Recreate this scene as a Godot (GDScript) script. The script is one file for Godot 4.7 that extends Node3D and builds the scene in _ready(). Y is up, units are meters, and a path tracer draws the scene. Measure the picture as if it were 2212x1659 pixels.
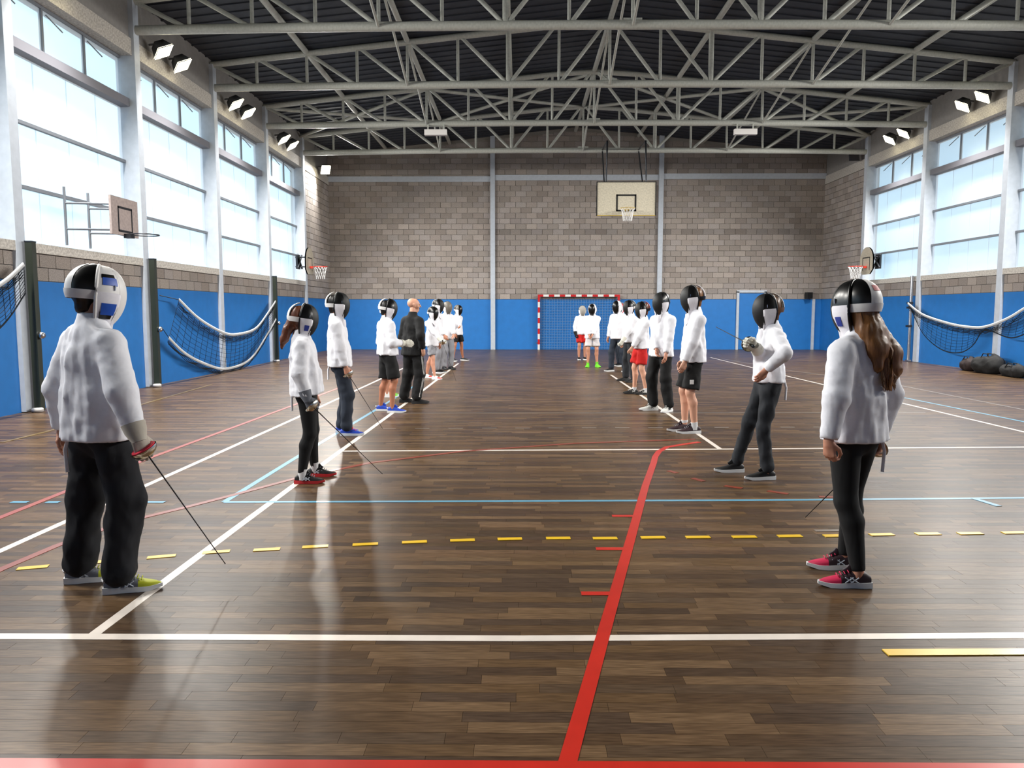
extends Node3D
# A sports hall seen from one end: camera at the origin of the plan, the hall runs towards -z.

const CAM_Y := 1.45
const WL := -7.15          # inner face of the left lower wall
const WR := 11.35          # inner face of the right lower wall
const ZB := -29.0          # face of the far wall
const ZF := 4.0            # face of the wall behind the camera
const BAY := 3.66
const BLUE_TOP := 1.89
const EAVE := 7.12
const MIDX := 2.1

var rng := RandomNumberGenerator.new()
var M := {}
var counts := {}


func _ready() -> void:
	rng.seed = 4711
	# ---- camera, sky, exposure -------------------------------------------------
	var cam := Camera3D.new()
	cam.name = "camera"
	add_child(cam)
	cam.position = Vector3(0, CAM_Y, 0)
	cam.rotation = Vector3(-atan(157.5 / 1650.0), atan(16.0 / 1650.0), 0)
	cam.fov = rad_to_deg(2.0 * atan(829.5 / 1650.0))
	cam.near = 0.05
	cam.far = 200.0
	cam.current = true
	var we := WorldEnvironment.new()
	we.name = "surroundings"
	var env := Environment.new()
	env.background_mode = Environment.BG_SKY
	env.sky = Sky.new()
	env.sky.sky_material = make_sky()
	env.ambient_light_source = Environment.AMBIENT_SOURCE_DISABLED
	env.tonemap_mode = Environment.TONE_MAPPER_LINEAR
	env.tonemap_exposure = 3.5
	env.sdfgi_enabled = true
	env.ssao_enabled = true
	env.ssil_enabled = true
	we.environment = env
	add_child(we)
	make_materials()
	# ---- setting ---------------------------------------------------------------
	build_floor()
	build_walls()
	build_windows()
	build_ceiling()
	build_trusses()
	build_lamps()
	# ---- things ----------------------------------------------------------------
	build_goal()
	build_baskets()
	build_nets()
	build_bags()
	build_people()


func make_sky() -> Material:
	# an overcast sky, a little brighter on the side where the sun stands behind the cloud
	var w := 256
	var h := 128
	var im := Image.create(w, h, false, Image.FORMAT_RGBF)
	var cloud := FastNoiseLite.new()
	cloud.seed = 5
	cloud.frequency = 1.3
	for y in h:
		var el := (0.5 - (y + 0.5) / h) * PI
		for x in w:
			var az := (x + 0.5) / w * TAU
			var dir := Vector3(sin(az) * cos(el), sin(el), -cos(az) * cos(el))
			var up := maxf(dir.y, 0.0)
			var c := Color(0.38, 0.72, 1.0).lerp(Color(0.68, 0.87, 1.0), clampf(up * 1.5, 0, 1))
			var sunside := clampf(dir.dot(Vector3(-0.85, 0.5, -0.15).normalized()) * 0.5 + 0.5, 0, 1)
			var k := 0.72 + 1.15 * pow(sunside, 1.5) + 0.03 * cloud.get_noise_3d(dir.x * 2, dir.y * 4, dir.z * 2)
			if dir.y < 0:
				c = Color(0.42, 0.44, 0.43)
				k = 1.0
			im.set_pixel(x, y, Color(c.r * k, c.g * k, c.b * k))
	var m := PanoramaSkyMaterial.new()
	m.panorama = ImageTexture.create_from_image(im)
	m.energy_multiplier = 0.42
	return m


# ============================== materials =======================================
func noise_tex(seed_: int, freq: float, a: Color, b: Color, w := 512, h := 512, octaves := 4) -> NoiseTexture2D:
	var n := FastNoiseLite.new()
	n.seed = seed_
	n.frequency = freq
	n.fractal_octaves = octaves
	var t := NoiseTexture2D.new()
	t.width = w
	t.height = h
	t.seamless = true
	t.noise = n
	var g := Gradient.new()
	g.set_color(0, a)
	g.set_color(1, b)
	t.color_ramp = g
	return t


func mat(key: String, c: Color, rough := 0.7, metal := 0.0) -> StandardMaterial3D:
	var m := StandardMaterial3D.new()
	m.resource_name = key
	m.albedo_color = c
	m.roughness = rough
	m.metallic = metal
	M[key] = m
	return m


func tri_tex(m: StandardMaterial3D, t: Texture2D, scale_: Vector3, world := true) -> void:
	m.albedo_texture = t
	m.uv1_triplanar = true
	m.uv1_world_triplanar = world
	m.uv1_scale = scale_


func make_materials() -> void:
	var soft := noise_tex(11, 0.02, Color(0.86, 0.86, 0.86), Color(1, 1, 1))
	var faint := noise_tex(15, 0.02, Color(0.94, 0.94, 0.94), Color(1, 1, 1))
	var rough_grain := noise_tex(12, 0.05, Color(0.72, 0.72, 0.72), Color(1, 1, 1))
	var wood := noise_tex(13, 0.018, Color(0.66, 0.64, 0.62), Color(1, 1, 1), 512, 512, 5)
	var weave := noise_tex(14, 0.12, Color(0.90, 0.90, 0.90), Color(1, 1, 1), 256, 256, 2)
	# floor
	var f := mat("plank", Color(1, 1, 1), 0.33)
	f.vertex_color_use_as_albedo = true
	tri_tex(f, wood, Vector3(0.7, 3.0, 9.0))
	f.metallic_specular = 0.26
	for i in 8:
		var tone: Vector3 = plank_tone(i)
		var p := mat("plank_%d" % i, Color(tone.x, tone.y, tone.z).linear_to_srgb(), 0.33)
		tri_tex(p, wood, Vector3(0.7, 3.0, 9.0))
		p.metallic_specular = 0.26
	mat("slab", Color(0.10, 0.08, 0.06), 0.9)
	var lines := {"line_white": Color(0.86, 0.82, 0.78), "line_red": Color(0.72, 0.15, 0.10), "line_blue": Color(0.36, 0.58, 0.68), "line_yellow": Color(0.84, 0.68, 0.10), "line_grey": Color(0.46, 0.42, 0.38), "line_faded_red": Color(0.50, 0.22, 0.15), "line_pale_red": Color(0.60, 0.30, 0.26), "line_ochre": Color(0.44, 0.36, 0.20)}
	for k in lines:
		tri_tex(mat(k, lines[k], 0.3), faint, Vector3(0.7, 0.7, 0.7))
	# walls
	var bl := mat("block", Color(1, 1, 1), 0.95)
	bl.vertex_color_use_as_albedo = true
	tri_tex(bl, rough_grain, Vector3(1.6, 1.6, 1.6))
	for i in 6:
		var t: Vector3 = block_tone(i)
		tri_tex(mat("block_%d" % i, Color(t.x, t.y, t.z).linear_to_srgb(), 0.95), rough_grain, Vector3(1.6, 1.6, 1.6))
	tri_tex(mat("mortar", Color(0.62, 0.60, 0.57), 0.95), rough_grain, Vector3(2, 2, 2))
	tri_tex(mat("concrete", Color(0.78, 0.76, 0.73), 0.9), rough_grain, Vector3(0.8, 0.8, 0.8))
	tri_tex(mat("parapet", Color(0.52, 0.51, 0.50), 0.9), faint, Vector3(0.8, 0.8, 0.8))
	tri_tex(mat("blue_paint", Color(0.09, 0.44, 0.74), 0.55), faint, Vector3(0.3, 0.3, 0.3))
	tri_tex(mat("column_paint", Color(0.72, 0.75, 0.79), 0.6), faint, Vector3(0.6, 0.6, 0.6))
	mat("rail", Color(0.42, 0.44, 0.47), 0.5)
	mat("transom", Color(0.43, 0.43, 0.46), 0.6)
	var g := mat("frosted", Color(0.95, 0.97, 1.0, 0.40), 0.45)
	g.transparency = BaseMaterial3D.TRANSPARENCY_ALPHA
	g.backlight_enabled = true
	g.backlight = Color(1, 1, 1)
	var g2 := mat("frosted_grey", Color(0.80, 0.83, 0.86, 0.42), 0.45)
	g2.transparency = BaseMaterial3D.TRANSPARENCY_ALPHA
	g2.backlight_enabled = true
	g2.backlight = Color(0.9, 0.9, 0.9)
	# roof
	tri_tex(mat("roof_sheet", Color(0.20, 0.22, 0.26), 0.8), soft, Vector3(0.4, 0.4, 0.4))
	tri_tex(mat("steel_paint", Color(0.72, 0.73, 0.70), 0.5), soft, Vector3(1.5, 1.5, 1.5))
	mat("housing", Color(0.30, 0.31, 0.32), 0.5, 0.3)
	var lamp := mat("lamp_glass", Color(1, 0.96, 0.86), 0.3)
	lamp.emission_enabled = true
	lamp.emission = Color(1.0, 0.95, 0.78)
	lamp.emission_energy_multiplier = 6.0
	# equipment
	mat("goal_red", Color(0.72, 0.10, 0.12), 0.4)
	mat("goal_white", Color(0.85, 0.84, 0.83), 0.4)
	mat("cord_dark", Color(0.05, 0.09, 0.13), 0.9)
	mat("cord_grey", Color(0.42, 0.50, 0.58), 0.9)
	mat("cord_white", Color(0.85, 0.85, 0.85), 0.9)
	tri_tex(mat("tape", Color(0.78, 0.79, 0.80), 0.85), soft, Vector3(3, 3, 3))
	tri_tex(mat("board", Color(0.80, 0.77, 0.69), 0.6), soft, Vector3(1.5, 1.5, 1.5))
	tri_tex(mat("board_pale", Color(0.72, 0.66, 0.64), 0.6), soft, Vector3(1.5, 1.5, 1.5))
	mat("board_edge", Color(0.70, 0.60, 0.30), 0.6)
	mat("black_paint", Color(0.06, 0.06, 0.06), 0.5)
	mat("rim_red", Color(0.70, 0.18, 0.12), 0.4)
	mat("post_green", Color(0.14, 0.17, 0.13), 0.5)
	mat("metal_bright", Color(0.75, 0.75, 0.76), 0.25, 1.0)
	mat("metal_dark", Color(0.22, 0.23, 0.25), 0.4, 0.7)
	mat("bag_black", Color(0.02, 0.02, 0.026), 0.8)
	mat("bag_brown", Color(0.12, 0.06, 0.06), 0.8)
	mat("bag_grey", Color(0.40, 0.41, 0.45), 0.8)
	# people
	var cloth := noise_tex(21, 0.03, Color(0.96, 0.96, 0.965), Color(1, 1, 1))
	for e in [["jacket", Color(0.90, 0.90, 0.92)], ["jacket_grey", Color(0.80, 0.80, 0.83)], ["navy", Color(0.055, 0.06, 0.085)], ["slate", Color(0.14, 0.17, 0.22)], ["black_cloth", Color(0.02, 0.02, 0.024)], ["charcoal", Color(0.12, 0.13, 0.15)], ["grey_cloth", Color(0.52, 0.52, 0.54)], ["pale_cloth", Color(0.78, 0.76, 0.76)], ["red_cloth", Color(0.74, 0.08, 0.06)], ["glove_beige", Color(0.68, 0.65, 0.60)], ["glove_grey", Color(0.38, 0.39, 0.42)], ["glove_white", Color(0.84, 0.83, 0.78)], ["pink_cloth", Color(0.85, 0.16, 0.25)], ["sock", Color(0.82, 0.82, 0.82)], ["bib", Color(0.91, 0.90, 0.92)], ["bib_grey", Color(0.62, 0.60, 0.57)]]:
		var c := mat(e[0], e[1], 0.9)
		tri_tex(c, cloth, Vector3(3, 3, 3), false)
		if c.albedo_color.get_luminance() > 0.4:
			c.rim_enabled = true
			c.rim = 0.2
	for e in [["skin", Color(0.74, 0.52, 0.42)], ["skin_pale", Color(0.80, 0.60, 0.50)], ["skin_tan", Color(0.66, 0.43, 0.32)]]:
		var s := mat(e[0], e[1], 0.55)
		s.subsurf_scatter_enabled = true
		s.subsurf_scatter_strength = 0.08
	var strand := noise_tex(31, 0.06, Color(0.55, 0.50, 0.45), Color(1, 1, 1), 256, 256, 3)
	for e in [["hair_brown", Color(0.60, 0.41, 0.22)], ["hair_auburn", Color(0.48, 0.25, 0.11)], ["hair_dark", Color(0.09, 0.065, 0.05)], ["hair_fair", Color(0.45, 0.30, 0.15)]]:
		var hm := mat(e[0], e[1], 0.45)
		tri_tex(hm, strand, Vector3(22, 1.2, 22), false)
	tri_tex(mat("mask_mesh", Color(0.035, 0.036, 0.04), 0.6), weave, Vector3(30, 30, 30), false)
	mat("mask_black", Color(0.03, 0.03, 0.033), 0.3)
	tri_tex(mat("mask_grey", Color(0.42, 0.40, 0.37), 0.5), weave, Vector3(30, 30, 30), false)
	mat("mask_white", Color(0.88, 0.87, 0.86), 0.45)
	mat("mask_blue", Color(0.08, 0.30, 0.68), 0.45)
	mat("print_pink", Color(0.80, 0.45, 0.45), 0.6)
	mat("print_blue", Color(0.15, 0.22, 0.55), 0.6)
	mat("blade", Color(0.20, 0.19, 0.19), 0.4, 0.8)
	mat("guard", Color(0.85, 0.83, 0.78), 0.22, 1.0)
	for e in [["rubber_white", Color(0.83, 0.83, 0.83)], ["rubber_red", Color(0.72, 0.12, 0.14)], ["rubber_dark", Color(0.06, 0.06, 0.06)], ["shoe_yellow", Color(0.66, 0.68, 0.10)], ["shoe_grey", Color(0.42, 0.43, 0.46)], ["shoe_pink", Color(0.74, 0.10, 0.28)], ["shoe_plum", Color(0.17, 0.09, 0.12)], ["shoe_black", Color(0.05, 0.045, 0.05)], ["shoe_blue", Color(0.10, 0.26, 0.70)], ["shoe_coral", Color(0.90, 0.25, 0.22)], ["shoe_white", Color(0.82, 0.82, 0.80)], ["shoe_green", Color(0.40, 0.78, 0.12)], ["shoe_silver", Color(0.75, 0.78, 0.82)]]:
		mat(e[0], e[1], 0.6)


func plank_tone(i: int) -> Vector3:
	var t := [Vector3(0.097, 0.058, 0.032), Vector3(0.124, 0.075, 0.040), Vector3(0.078, 0.048, 0.029), Vector3(0.152, 0.093, 0.050), Vector3(0.106, 0.068, 0.041), Vector3(0.133, 0.079, 0.039), Vector3(0.088, 0.056, 0.036), Vector3(0.175, 0.109, 0.059)]
	return t[i % 8]


func block_tone(i: int) -> Vector3:
	var t := [Vector3(0.419, 0.366, 0.328), Vector3(0.375, 0.330, 0.298), Vector3(0.454, 0.396, 0.356), Vector3(0.392, 0.347, 0.323), Vector3(0.356, 0.307, 0.274), Vector3(0.437, 0.392, 0.366)]
	return t[i % 6]


# ============================== mesh helpers ====================================
class B:
	var v := PackedVector3Array()
	var n := PackedVector3Array()
	var c := PackedColorArray()
	var ix := PackedInt32Array()
	var col := Color.WHITE
	var colored := false

	func vert(p: Vector3, nn: Vector3) -> int:
		v.append(p)
		n.append(nn)
		if colored:
			c.append(col)
		return v.size() - 1

	func tri(a: int, b: int, d: int) -> void:   # counter-clockwise seen from outside
		ix.append(a)
		ix.append(d)
		ix.append(b)

	func quad(a: int, b: int, d: int, e: int) -> void:
		tri(a, b, d)
		tri(a, d, e)

	func face(p: Array, nn: Vector3) -> void:   # convex polygon, counter-clockwise
		var s := v.size()
		for q in p:
			vert(q, nn)
		for i in range(1, p.size() - 1):
			tri(s, s + i, s + i + 1)

	func box(at: Vector3, size: Vector3, bs := Basis.IDENTITY, skip_bottom := false) -> void:
		var h := size * 0.5
		for ax in 3:
			for sg in [-1.0, 1.0]:
				if skip_bottom and ax == 1 and sg < 0:
					continue
				var nn := Vector3.ZERO
				nn[ax] = sg
				var u := Vector3.ZERO
				var w := Vector3.ZERO
				u[(ax + 1) % 3] = 1
				w[(ax + 2) % 3] = 1
				if sg < 0:
					var k := u
					u = w
					w = k
				var o: Vector3 = nn * h
				u = u * h
				w = w * h
				face([at + bs * (o - u - w), at + bs * (o + u - w), at + bs * (o + u + w), at + bs * (o - u + w)], bs * nn)

	# rounded tube along points with radii; smooth
	func tube(pts: Array, rad: Array, sides := 8, flat := 1.0, up := Vector3.UP, caps := true) -> void:
		var rings := []
		var m := pts.size()
		for i in m:
			var dir: Vector3
			if i == 0:
				dir = pts[1] - pts[0]
			elif i == m - 1:
				dir = pts[m - 1] - pts[m - 2]
			else:
				dir = (pts[i + 1] - pts[i]).normalized() + (pts[i] - pts[i - 1]).normalized()
			dir = dir.normalized()
			var s := dir.cross(up)
			if s.length() < 0.05:
				s = dir.cross(Vector3(0.9, 0.1, 0.4))
			s = s.normalized()
			var t := s.cross(dir).normalized()
			var r: float = rad[i] if rad.size() > 1 else rad[0]
			var ring := []
			for k in sides:
				var a := TAU * k / sides
				var off := s * cos(a) + t * sin(a) * flat
				var nn := (s * cos(a) + t * sin(a) / flat).normalized()
				ring.append(vert(pts[i] + off * r, nn))
			rings.append([ring, dir, r])
		for i in m - 1:
			var r0: Array = rings[i][0]
			var r1: Array = rings[i + 1][0]
			for k in sides:
				var k2 := (k + 1) % sides
				quad(r0[k], r1[k], r1[k2], r0[k2])
		if caps:
			for e in [0, m - 1]:
				var nn: Vector3 = rings[e][1] * (-1.0 if e == 0 else 1.0)
				var ps := []
				for k in sides:
					ps.append(v[rings[e][0][k if e == 0 else sides - 1 - k]])
				face(ps, nn)

	# profile: array of Vector2(radius, height) turned about the y axis of bs at 'at'
	func lathe(prof: Array, at: Vector3, bs := Basis.IDENTITY, sides := 16, sx := 1.0, sz := 1.0) -> void:
		var rings := []
		for i in prof.size():
			var p: Vector2 = prof[i]
			var a: Vector2 = prof[maxi(i - 1, 0)]
			var b2: Vector2 = prof[mini(i + 1, prof.size() - 1)]
			var tg := (b2 - a).normalized()
			var ring := []
			for k in sides:
				var an := TAU * k / sides
				var nn := Vector3(tg.y * cos(an) / sx, -tg.x, tg.y * sin(an) / sz).normalized()
				ring.append(vert(at + bs * Vector3(p.x * cos(an) * sx, p.y, p.x * sin(an) * sz), bs * nn))
			rings.append(ring)
		for i in prof.size() - 1:
			for k in sides:
				var k2 := (k + 1) % sides
				quad(rings[i][k], rings[i + 1][k], rings[i + 1][k2], rings[i][k2])

	# a curved sheet with thickness: fn(u, w) -> Vector3 outer point; 'mid' tells where outside is
	func shell(fn: Callable, nu: int, nw: int, thick: float, mid: Vector3) -> void:
		var P := []
		for i in nu + 1:
			var row := []
			for j in nw + 1:
				row.append(fn.call(float(i) / nu, float(j) / nw))
			P.append(row)
		var N := []
		for i in nu + 1:
			var row := []
			for j in nw + 1:
				var a: Vector3 = P[mini(i + 1, nu)][j] - P[maxi(i - 1, 0)][j]
				var b2: Vector3 = P[i][mini(j + 1, nw)] - P[i][maxi(j - 1, 0)]
				var nn := a.cross(b2)
				if nn.length() < 1e-9:
					nn = P[i][j] - mid
				nn = nn.normalized()
				if nn.dot(P[i][j] - mid) < 0:
					nn = -nn
				row.append(nn)
			P[i] = P[i]
			N.append(row)
		var ctr: Vector3 = (P[1][0] - P[0][0]).cross(P[0][1] - P[0][0])
		var o := []
		var q := []
		for i in nu + 1:
			var ro := []
			var rq := []
			for j in nw + 1:
				ro.append(vert(P[i][j], N[i][j]))
				rq.append(vert(P[i][j] - N[i][j] * thick, -N[i][j]))
			o.append(ro)
			q.append(rq)
		for i in nu:
			for j in nw:
				var gn: Vector3 = (P[i + 1][j + 1] - P[i][j]).cross(P[i][j + 1] - P[i + 1][j])
				var out: bool = gn.dot(N[i][j] + N[i + 1][j + 1]) > 0
				if out:
					quad(o[i][j], o[i + 1][j], o[i + 1][j + 1], o[i][j + 1])
					quad(q[i][j], q[i][j + 1], q[i + 1][j + 1], q[i + 1][j])
				else:
					quad(o[i][j], o[i][j + 1], o[i + 1][j + 1], o[i + 1][j])
					quad(q[i][j], q[i + 1][j], q[i + 1][j + 1], q[i][j + 1])
		for i in nu:
			for j in [0, nw]:
				quad(o[i][j], o[i + 1][j], q[i + 1][j], q[i][j])
		for j in nw:
			for i in [0, nu]:
				quad(o[i][j], o[i][j + 1], q[i][j + 1], q[i][j])

	func mesh() -> ArrayMesh:
		var a := []
		a.resize(Mesh.ARRAY_MAX)
		a[Mesh.ARRAY_VERTEX] = v
		a[Mesh.ARRAY_NORMAL] = n
		if colored:
			a[Mesh.ARRAY_COLOR] = c
		a[Mesh.ARRAY_INDEX] = ix
		var m := ArrayMesh.new()
		m.add_surface_from_arrays(Mesh.PRIMITIVE_TRIANGLES, a)
		return m


func numbered(called: String) -> String:
	if not counts.has(called):
		counts[called] = 0
		return called
	counts[called] += 1
	return "%s_%03d" % [called, counts[called]]


func put(called: String, b: B, m: String, parent: Node = null) -> MeshInstance3D:
	var o := MeshInstance3D.new()
	o.mesh = b.mesh()
	o.material_override = M[m]
	if parent == null:
		o.name = numbered(called)
		add_child(o)
	else:
		o.name = called
		parent.add_child(o, true)
	return o


func thing(called: String, label: String, category: String, at := Vector3.ZERO, turn := 0.0, group := "") -> Node3D:
	var o := Node3D.new()
	o.name = numbered(called)
	add_child(o)
	o.position = at
	o.rotation.y = turn
	tag(o, label, category, group)
	return o


func tag(o: Node, label: String, category := "", group := "", kind := "") -> void:
	if label:
		o.set_meta("label", label)
	if category:
		o.set_meta("category", category)
	if group:
		o.set_meta("group", group)
	if kind:
		o.set_meta("kind", kind)


func structure(called: String, label: String, category: String) -> Node3D:
	var o := Node3D.new()
	o.name = numbered(called)
	add_child(o)
	tag(o, label, category, "", "structure")
	return o


func boxpart(called: String, at: Vector3, size: Vector3, m: String, parent: Node, bs := Basis.IDENTITY) -> MeshInstance3D:
	var b := B.new()
	b.box(at, size, bs)
	return put(called, b, m, parent)


# a basis whose y axis is 'dir'
func along(dir: Vector3) -> Basis:
	var y := dir.normalized()
	var x := y.cross(Vector3(0.13, 0.2, 0.97))
	if x.length() < 0.05:
		x = y.cross(Vector3.RIGHT)
	x = x.normalized()
	return Basis(x, y, x.cross(y).normalized())


# ============================== the setting =====================================
func build_floor() -> void:
	var fl := structure("floor", "dark brown varnished strip parquet floor of the sports hall", "floor")
	boxpart("subfloor", Vector3(MIDX, -0.13, (ZB + ZF) / 2), Vector3(19.3, 0.2, ZF - ZB + 0.6), "slab", fl)
	# parquet strips run across the hall; the largest ones in view are parts, the rest one mesh
	var rowd := 0.07
	var st := B.new()
	st.colored = true
	var parts := 0
	var shared := {}
	var z := ZF
	var row := 0
	while z > ZB:
		var d := -(z - rowd / 2)
		var x := WL + rng.randf_range(-0.5, 0.0)
		while x < WR:
			var len_: float = [0.36, 0.44, 0.52, 0.60][rng.randi() % 4]
			var x0 := maxf(x, WL)
			var x1 := minf(x + len_, WR)
			var tone := rng.randi() % 8
			var tilt := Vector3(rng.randf_range(-0.006, 0.006), 1, rng.randf_range(-0.006, 0.006)).normalized()
			var light := rng.randf_range(0.86, 1.14)
			x += len_
			if x1 - x0 < 0.02:
				continue
			var seen_width := 0.72 * d
			if d > 2.32 and d < 4.45 and parts < 300 and x1 > -seen_width and x0 < seen_width and absf(x1 - x0 - len_) < 0.001:
				if not shared.has(len_):
					var pb := B.new()
					pb.box(Vector3.ZERO, Vector3(len_ - 0.0012, 0.024, rowd - 0.0012))
					shared[len_] = pb.mesh()
				var o := MeshInstance3D.new()
				o.mesh = shared[len_]
				o.material_override = M["plank_%d" % tone]
				o.name = "plank"
				o.position = Vector3((x0 + x1) / 2, -0.012, z - rowd / 2)
				o.rotation = Vector3(tilt.z, 0, -tilt.x) * 0.12
				fl.add_child(o, true)
				parts += 1
				continue
			var t: Vector3 = plank_tone(tone) * light
			st.col = Color(t.x, t.y, t.z)
			var s := st.v.size()
			var ya := 0.0
			var za := z - 0.0006
			var zb := z - rowd + 0.0006
			var xa := x0 + 0.0006
			var xb := x1 - 0.0006
			st.vert(Vector3(xa, ya, za), tilt)
			st.vert(Vector3(xb, ya, za), tilt)
			st.vert(Vector3(xb, ya, zb), tilt)
			st.vert(Vector3(xa, ya, zb), tilt)
			st.quad(s, s + 1, s + 2, s + 3)
			st.vert(Vector3(xa, ya - 0.024, za), Vector3.BACK)
			st.vert(Vector3(xb, ya - 0.024, za), Vector3.BACK)
			st.quad(s + 4, s + 5, s + 1, s)
			st.vert(Vector3(xa, ya - 0.024, zb), Vector3.LEFT)
			st.quad(s + 6, s + 4, s, s + 3)
			st.vert(Vector3(xb, ya - 0.024, zb), Vector3.RIGHT)
			st.quad(s + 5, s + 7, s + 2, s + 1)
		z -= rowd
		row += 1
	var rest := put("planks", st, "plank", fl)
	tag(rest, "", "", "", "stuff")
	# painted court markings
	var white := "line_white"
	line(fl, [[-7.1, 3.24], [-2.3, 3.275], [0, 3.275], [2.3, 3.33], [9.5, 3.5]], 0.06, white)
	line(fl, [[-1.915, 3.3], [-1.90, 5.0], [-1.86, 8.0], [-1.78, 13.0], [-1.70, 21.2]], 0.055, white)
	line(fl, [[-1.86, 7.82], [2.0, 7.97], [5.4, 8.13], [9.0, 8.28]], 0.055, white)
	line(fl, [[2.12, 8.0], [2.09, 17.4]], 0.05, white)
	line(fl, [[-3.22, 3.3], [-3.15, 4.5], [-3.04, 10.3], [-2.98, 15.9], [-2.94, 22]], 0.055, white)
	line(fl, [[6.05, 8.3], [6.08, 9.2], [6.05, 12.4], [6.0, 17], [6.0, 24]], 0.05, white)
	line(fl, [[7.45, 9.0], [7.45, 15.2], [6.6, 18.8], [6.2, 23.4]], 0.05, "line_grey")
	line(fl, [[-2.25, 5.69], [0, 5.74], [2.17, 5.8], [3.93, 5.88], [8.0, 6.05]], 0.05, "line_blue")
	line(fl, [[-2.25, 5.69], [-2.22, 7.4], [-2.11, 11.45], [-2.02, 16]], 0.05, "line_blue")
	line(fl, [[6.7, 9.0], [6.4, 14.0]], 0.05, "line_blue")
	line(fl, [[-1.75, 10.78], [2.0, 10.85], [5.84, 10.94]], 0.05, "line_grey")
	line(fl, [[-1.6, 19.1], [5.0, 19.0]], 0.06, "line_grey")
	for i in 14:
		var xx := -1.62 + i * 0.415
		line(fl, [[xx - 0.09, 9.36 + i * 0.012], [xx + 0.09, 9.36 + i * 0.012]], 0.05, "line_grey")
	line(fl, [[0.12, 2.2], [0.15, 2.31], [0.37, 3.28], [0.7, 4.72], [1.05, 6.26], [1.29, 7.24], [1.36, 7.55], [1.45, 7.84], [1.58, 8.09], [1.79, 8.26], [2.0, 8.41]], 0.06, "line_red")
	line(fl, [[0.66, 5.32], [0.83, 5.32]], 0.05, "line_red")
	line(fl, [[0.47, 4.565], [0.64, 4.565]], 0.05, "line_red")
	line(fl, [[0.32, 3.82], [0.47, 3.82]], 0.05, "line_red")
	line(fl, [[-7.1, 2.30], [9.0, 2.32]], 0.07, "line_red")
	line(fl, [[-2.98, 2.5], [-2.95, 3.4], [-2.92, 4.16], [-2.87, 4.59], [-2.78, 4.94], [-2.68, 5.2], [-2.48, 5.52], [-2.29, 5.86], [-1.93, 6.55], [-1.43, 7.21], [-0.59, 7.82], [0.6, 8.31], [2.0, 8.6]], 0.055, "line_faded_red")
	line(fl, [[-3.66, 2.5], [-3.66, 7.5], [-3.58, 9.4], [-3.49, 11.8], [-3.4, 15]], 0.055, "line_pale_red")
	for e in [[1.36, 6.87, 1.42, 6.77], [1.51, 6.56, 1.58, 6.44], [1.71, 6.27, 1.83, 6.18], [2.01, 6.09, 2.14, 5.99], [2.35, 5.90, 2.5, 5.88]]:
		line(fl, [[e[0], e[1]], [e[2], e[3]]], 0.05, "line_faded_red")
	for e in [[-3.87, 5.67, -3.74, 5.67], [-3.6, 5.67, -3.5, 5.67], [-2.86, 5.68, -2.7, 5.68], [3.53, 5.86, 3.58, 5.62]]:
		line(fl, [[e[0], e[1]], [e[2], e[3]]], 0.05, "line_blue")
	line(fl, [[1.96, 4.965], [2.17, 4.975]], 0.045, "line_grey")
	var dash := [[-2.76, 4.19], [-2.44, 4.29], [-2.12, 4.39], [-1.83, 4.48], [-1.54, 4.53], [-1.26, 4.59], [-0.96, 4.64], [-0.66, 4.69], [-0.36, 4.73], [-0.06, 4.76], [0.25, 4.78], [0.55, 4.78], [0.86, 4.80], [1.15, 4.81], [1.45, 4.82], [1.75, 4.84], [2.05, 4.85], [2.36, 4.88], [2.67, 4.90], [2.95, 4.91], [3.25, 4.93]]
	for i in dash.size():
		var p: Array = dash[i]
		var q: Array = dash[mini(i + 1, dash.size() - 1)]
		var r: Array = dash[maxi(i - 1, 0)]
		var dir := Vector2(q[0] - r[0], q[1] - r[1]).normalized() * 0.078
		line(fl, [[p[0] - dir.x, p[1] - dir.y], [p[0] + dir.x, p[1] + dir.y]], 0.052, "line_yellow")
	line(fl, [[1.56, 3.145], [2.5, 3.165]], 0.06, "line_yellow")
	line(fl, [[-5.73, 8.3], [-5.7, 9.0], [-5.9, 12.0], [-6.1, 15.0]], 0.05, "line_ochre")


var line_count := 0
func line(parent: Node, pts: Array, width: float, m: String) -> void:
	var b := B.new()
	var y := 0.0013 + 0.00005 * line_count
	line_count += 1
	var L := []
	var R := []
	for i in pts.size():
		var p := Vector3(pts[i][0], y, -pts[i][1])
		var a: Array = pts[maxi(i - 1, 0)]
		var c: Array = pts[mini(i + 1, pts.size() - 1)]
		var dir := Vector3(c[0] - a[0], 0, -(c[1] - a[1])).normalized()
		var s := dir.cross(Vector3.UP) * width * 0.5
		L.append(p - s)
		R.append(p + s)
	for i in pts.size() - 1:
		b.face([L[i], R[i], R[i + 1], L[i + 1]], Vector3.UP)
		var dn := Vector3(0, -y + 0.0001, 0)
		var sd: Vector3 = (R[i] - L[i]).normalized()
		b.face([L[i] + dn, L[i], L[i + 1], L[i + 1] + dn], -sd)
		b.face([R[i], R[i] + dn, R[i + 1] + dn, R[i + 1]], sd)
	b.face([L[0] + dn0(y), R[0] + dn0(y), R[0], L[0]], (L[0] - L[1]).normalized())
	var o := put({"line_white": "white_line", "line_red": "red_line", "line_blue": "blue_line", "line_yellow": "yellow_dash", "line_grey": "grey_line", "line_faded_red": "faded_red_line", "line_pale_red": "pale_red_line", "line_ochre": "ochre_line"}[m], b, m, parent)
	o.set_meta("label", {"line_white": "white court line", "line_red": "red court line", "line_blue": "light blue court line", "line_yellow": "yellow court dash", "line_grey": "worn grey court line", "line_faded_red": "faded red court line", "line_pale_red": "pale red court line", "line_ochre": "worn ochre court line"}[m])


func dn0(y: float) -> Vector3:
	return Vector3(0, -y + 0.0001, 0)


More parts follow.
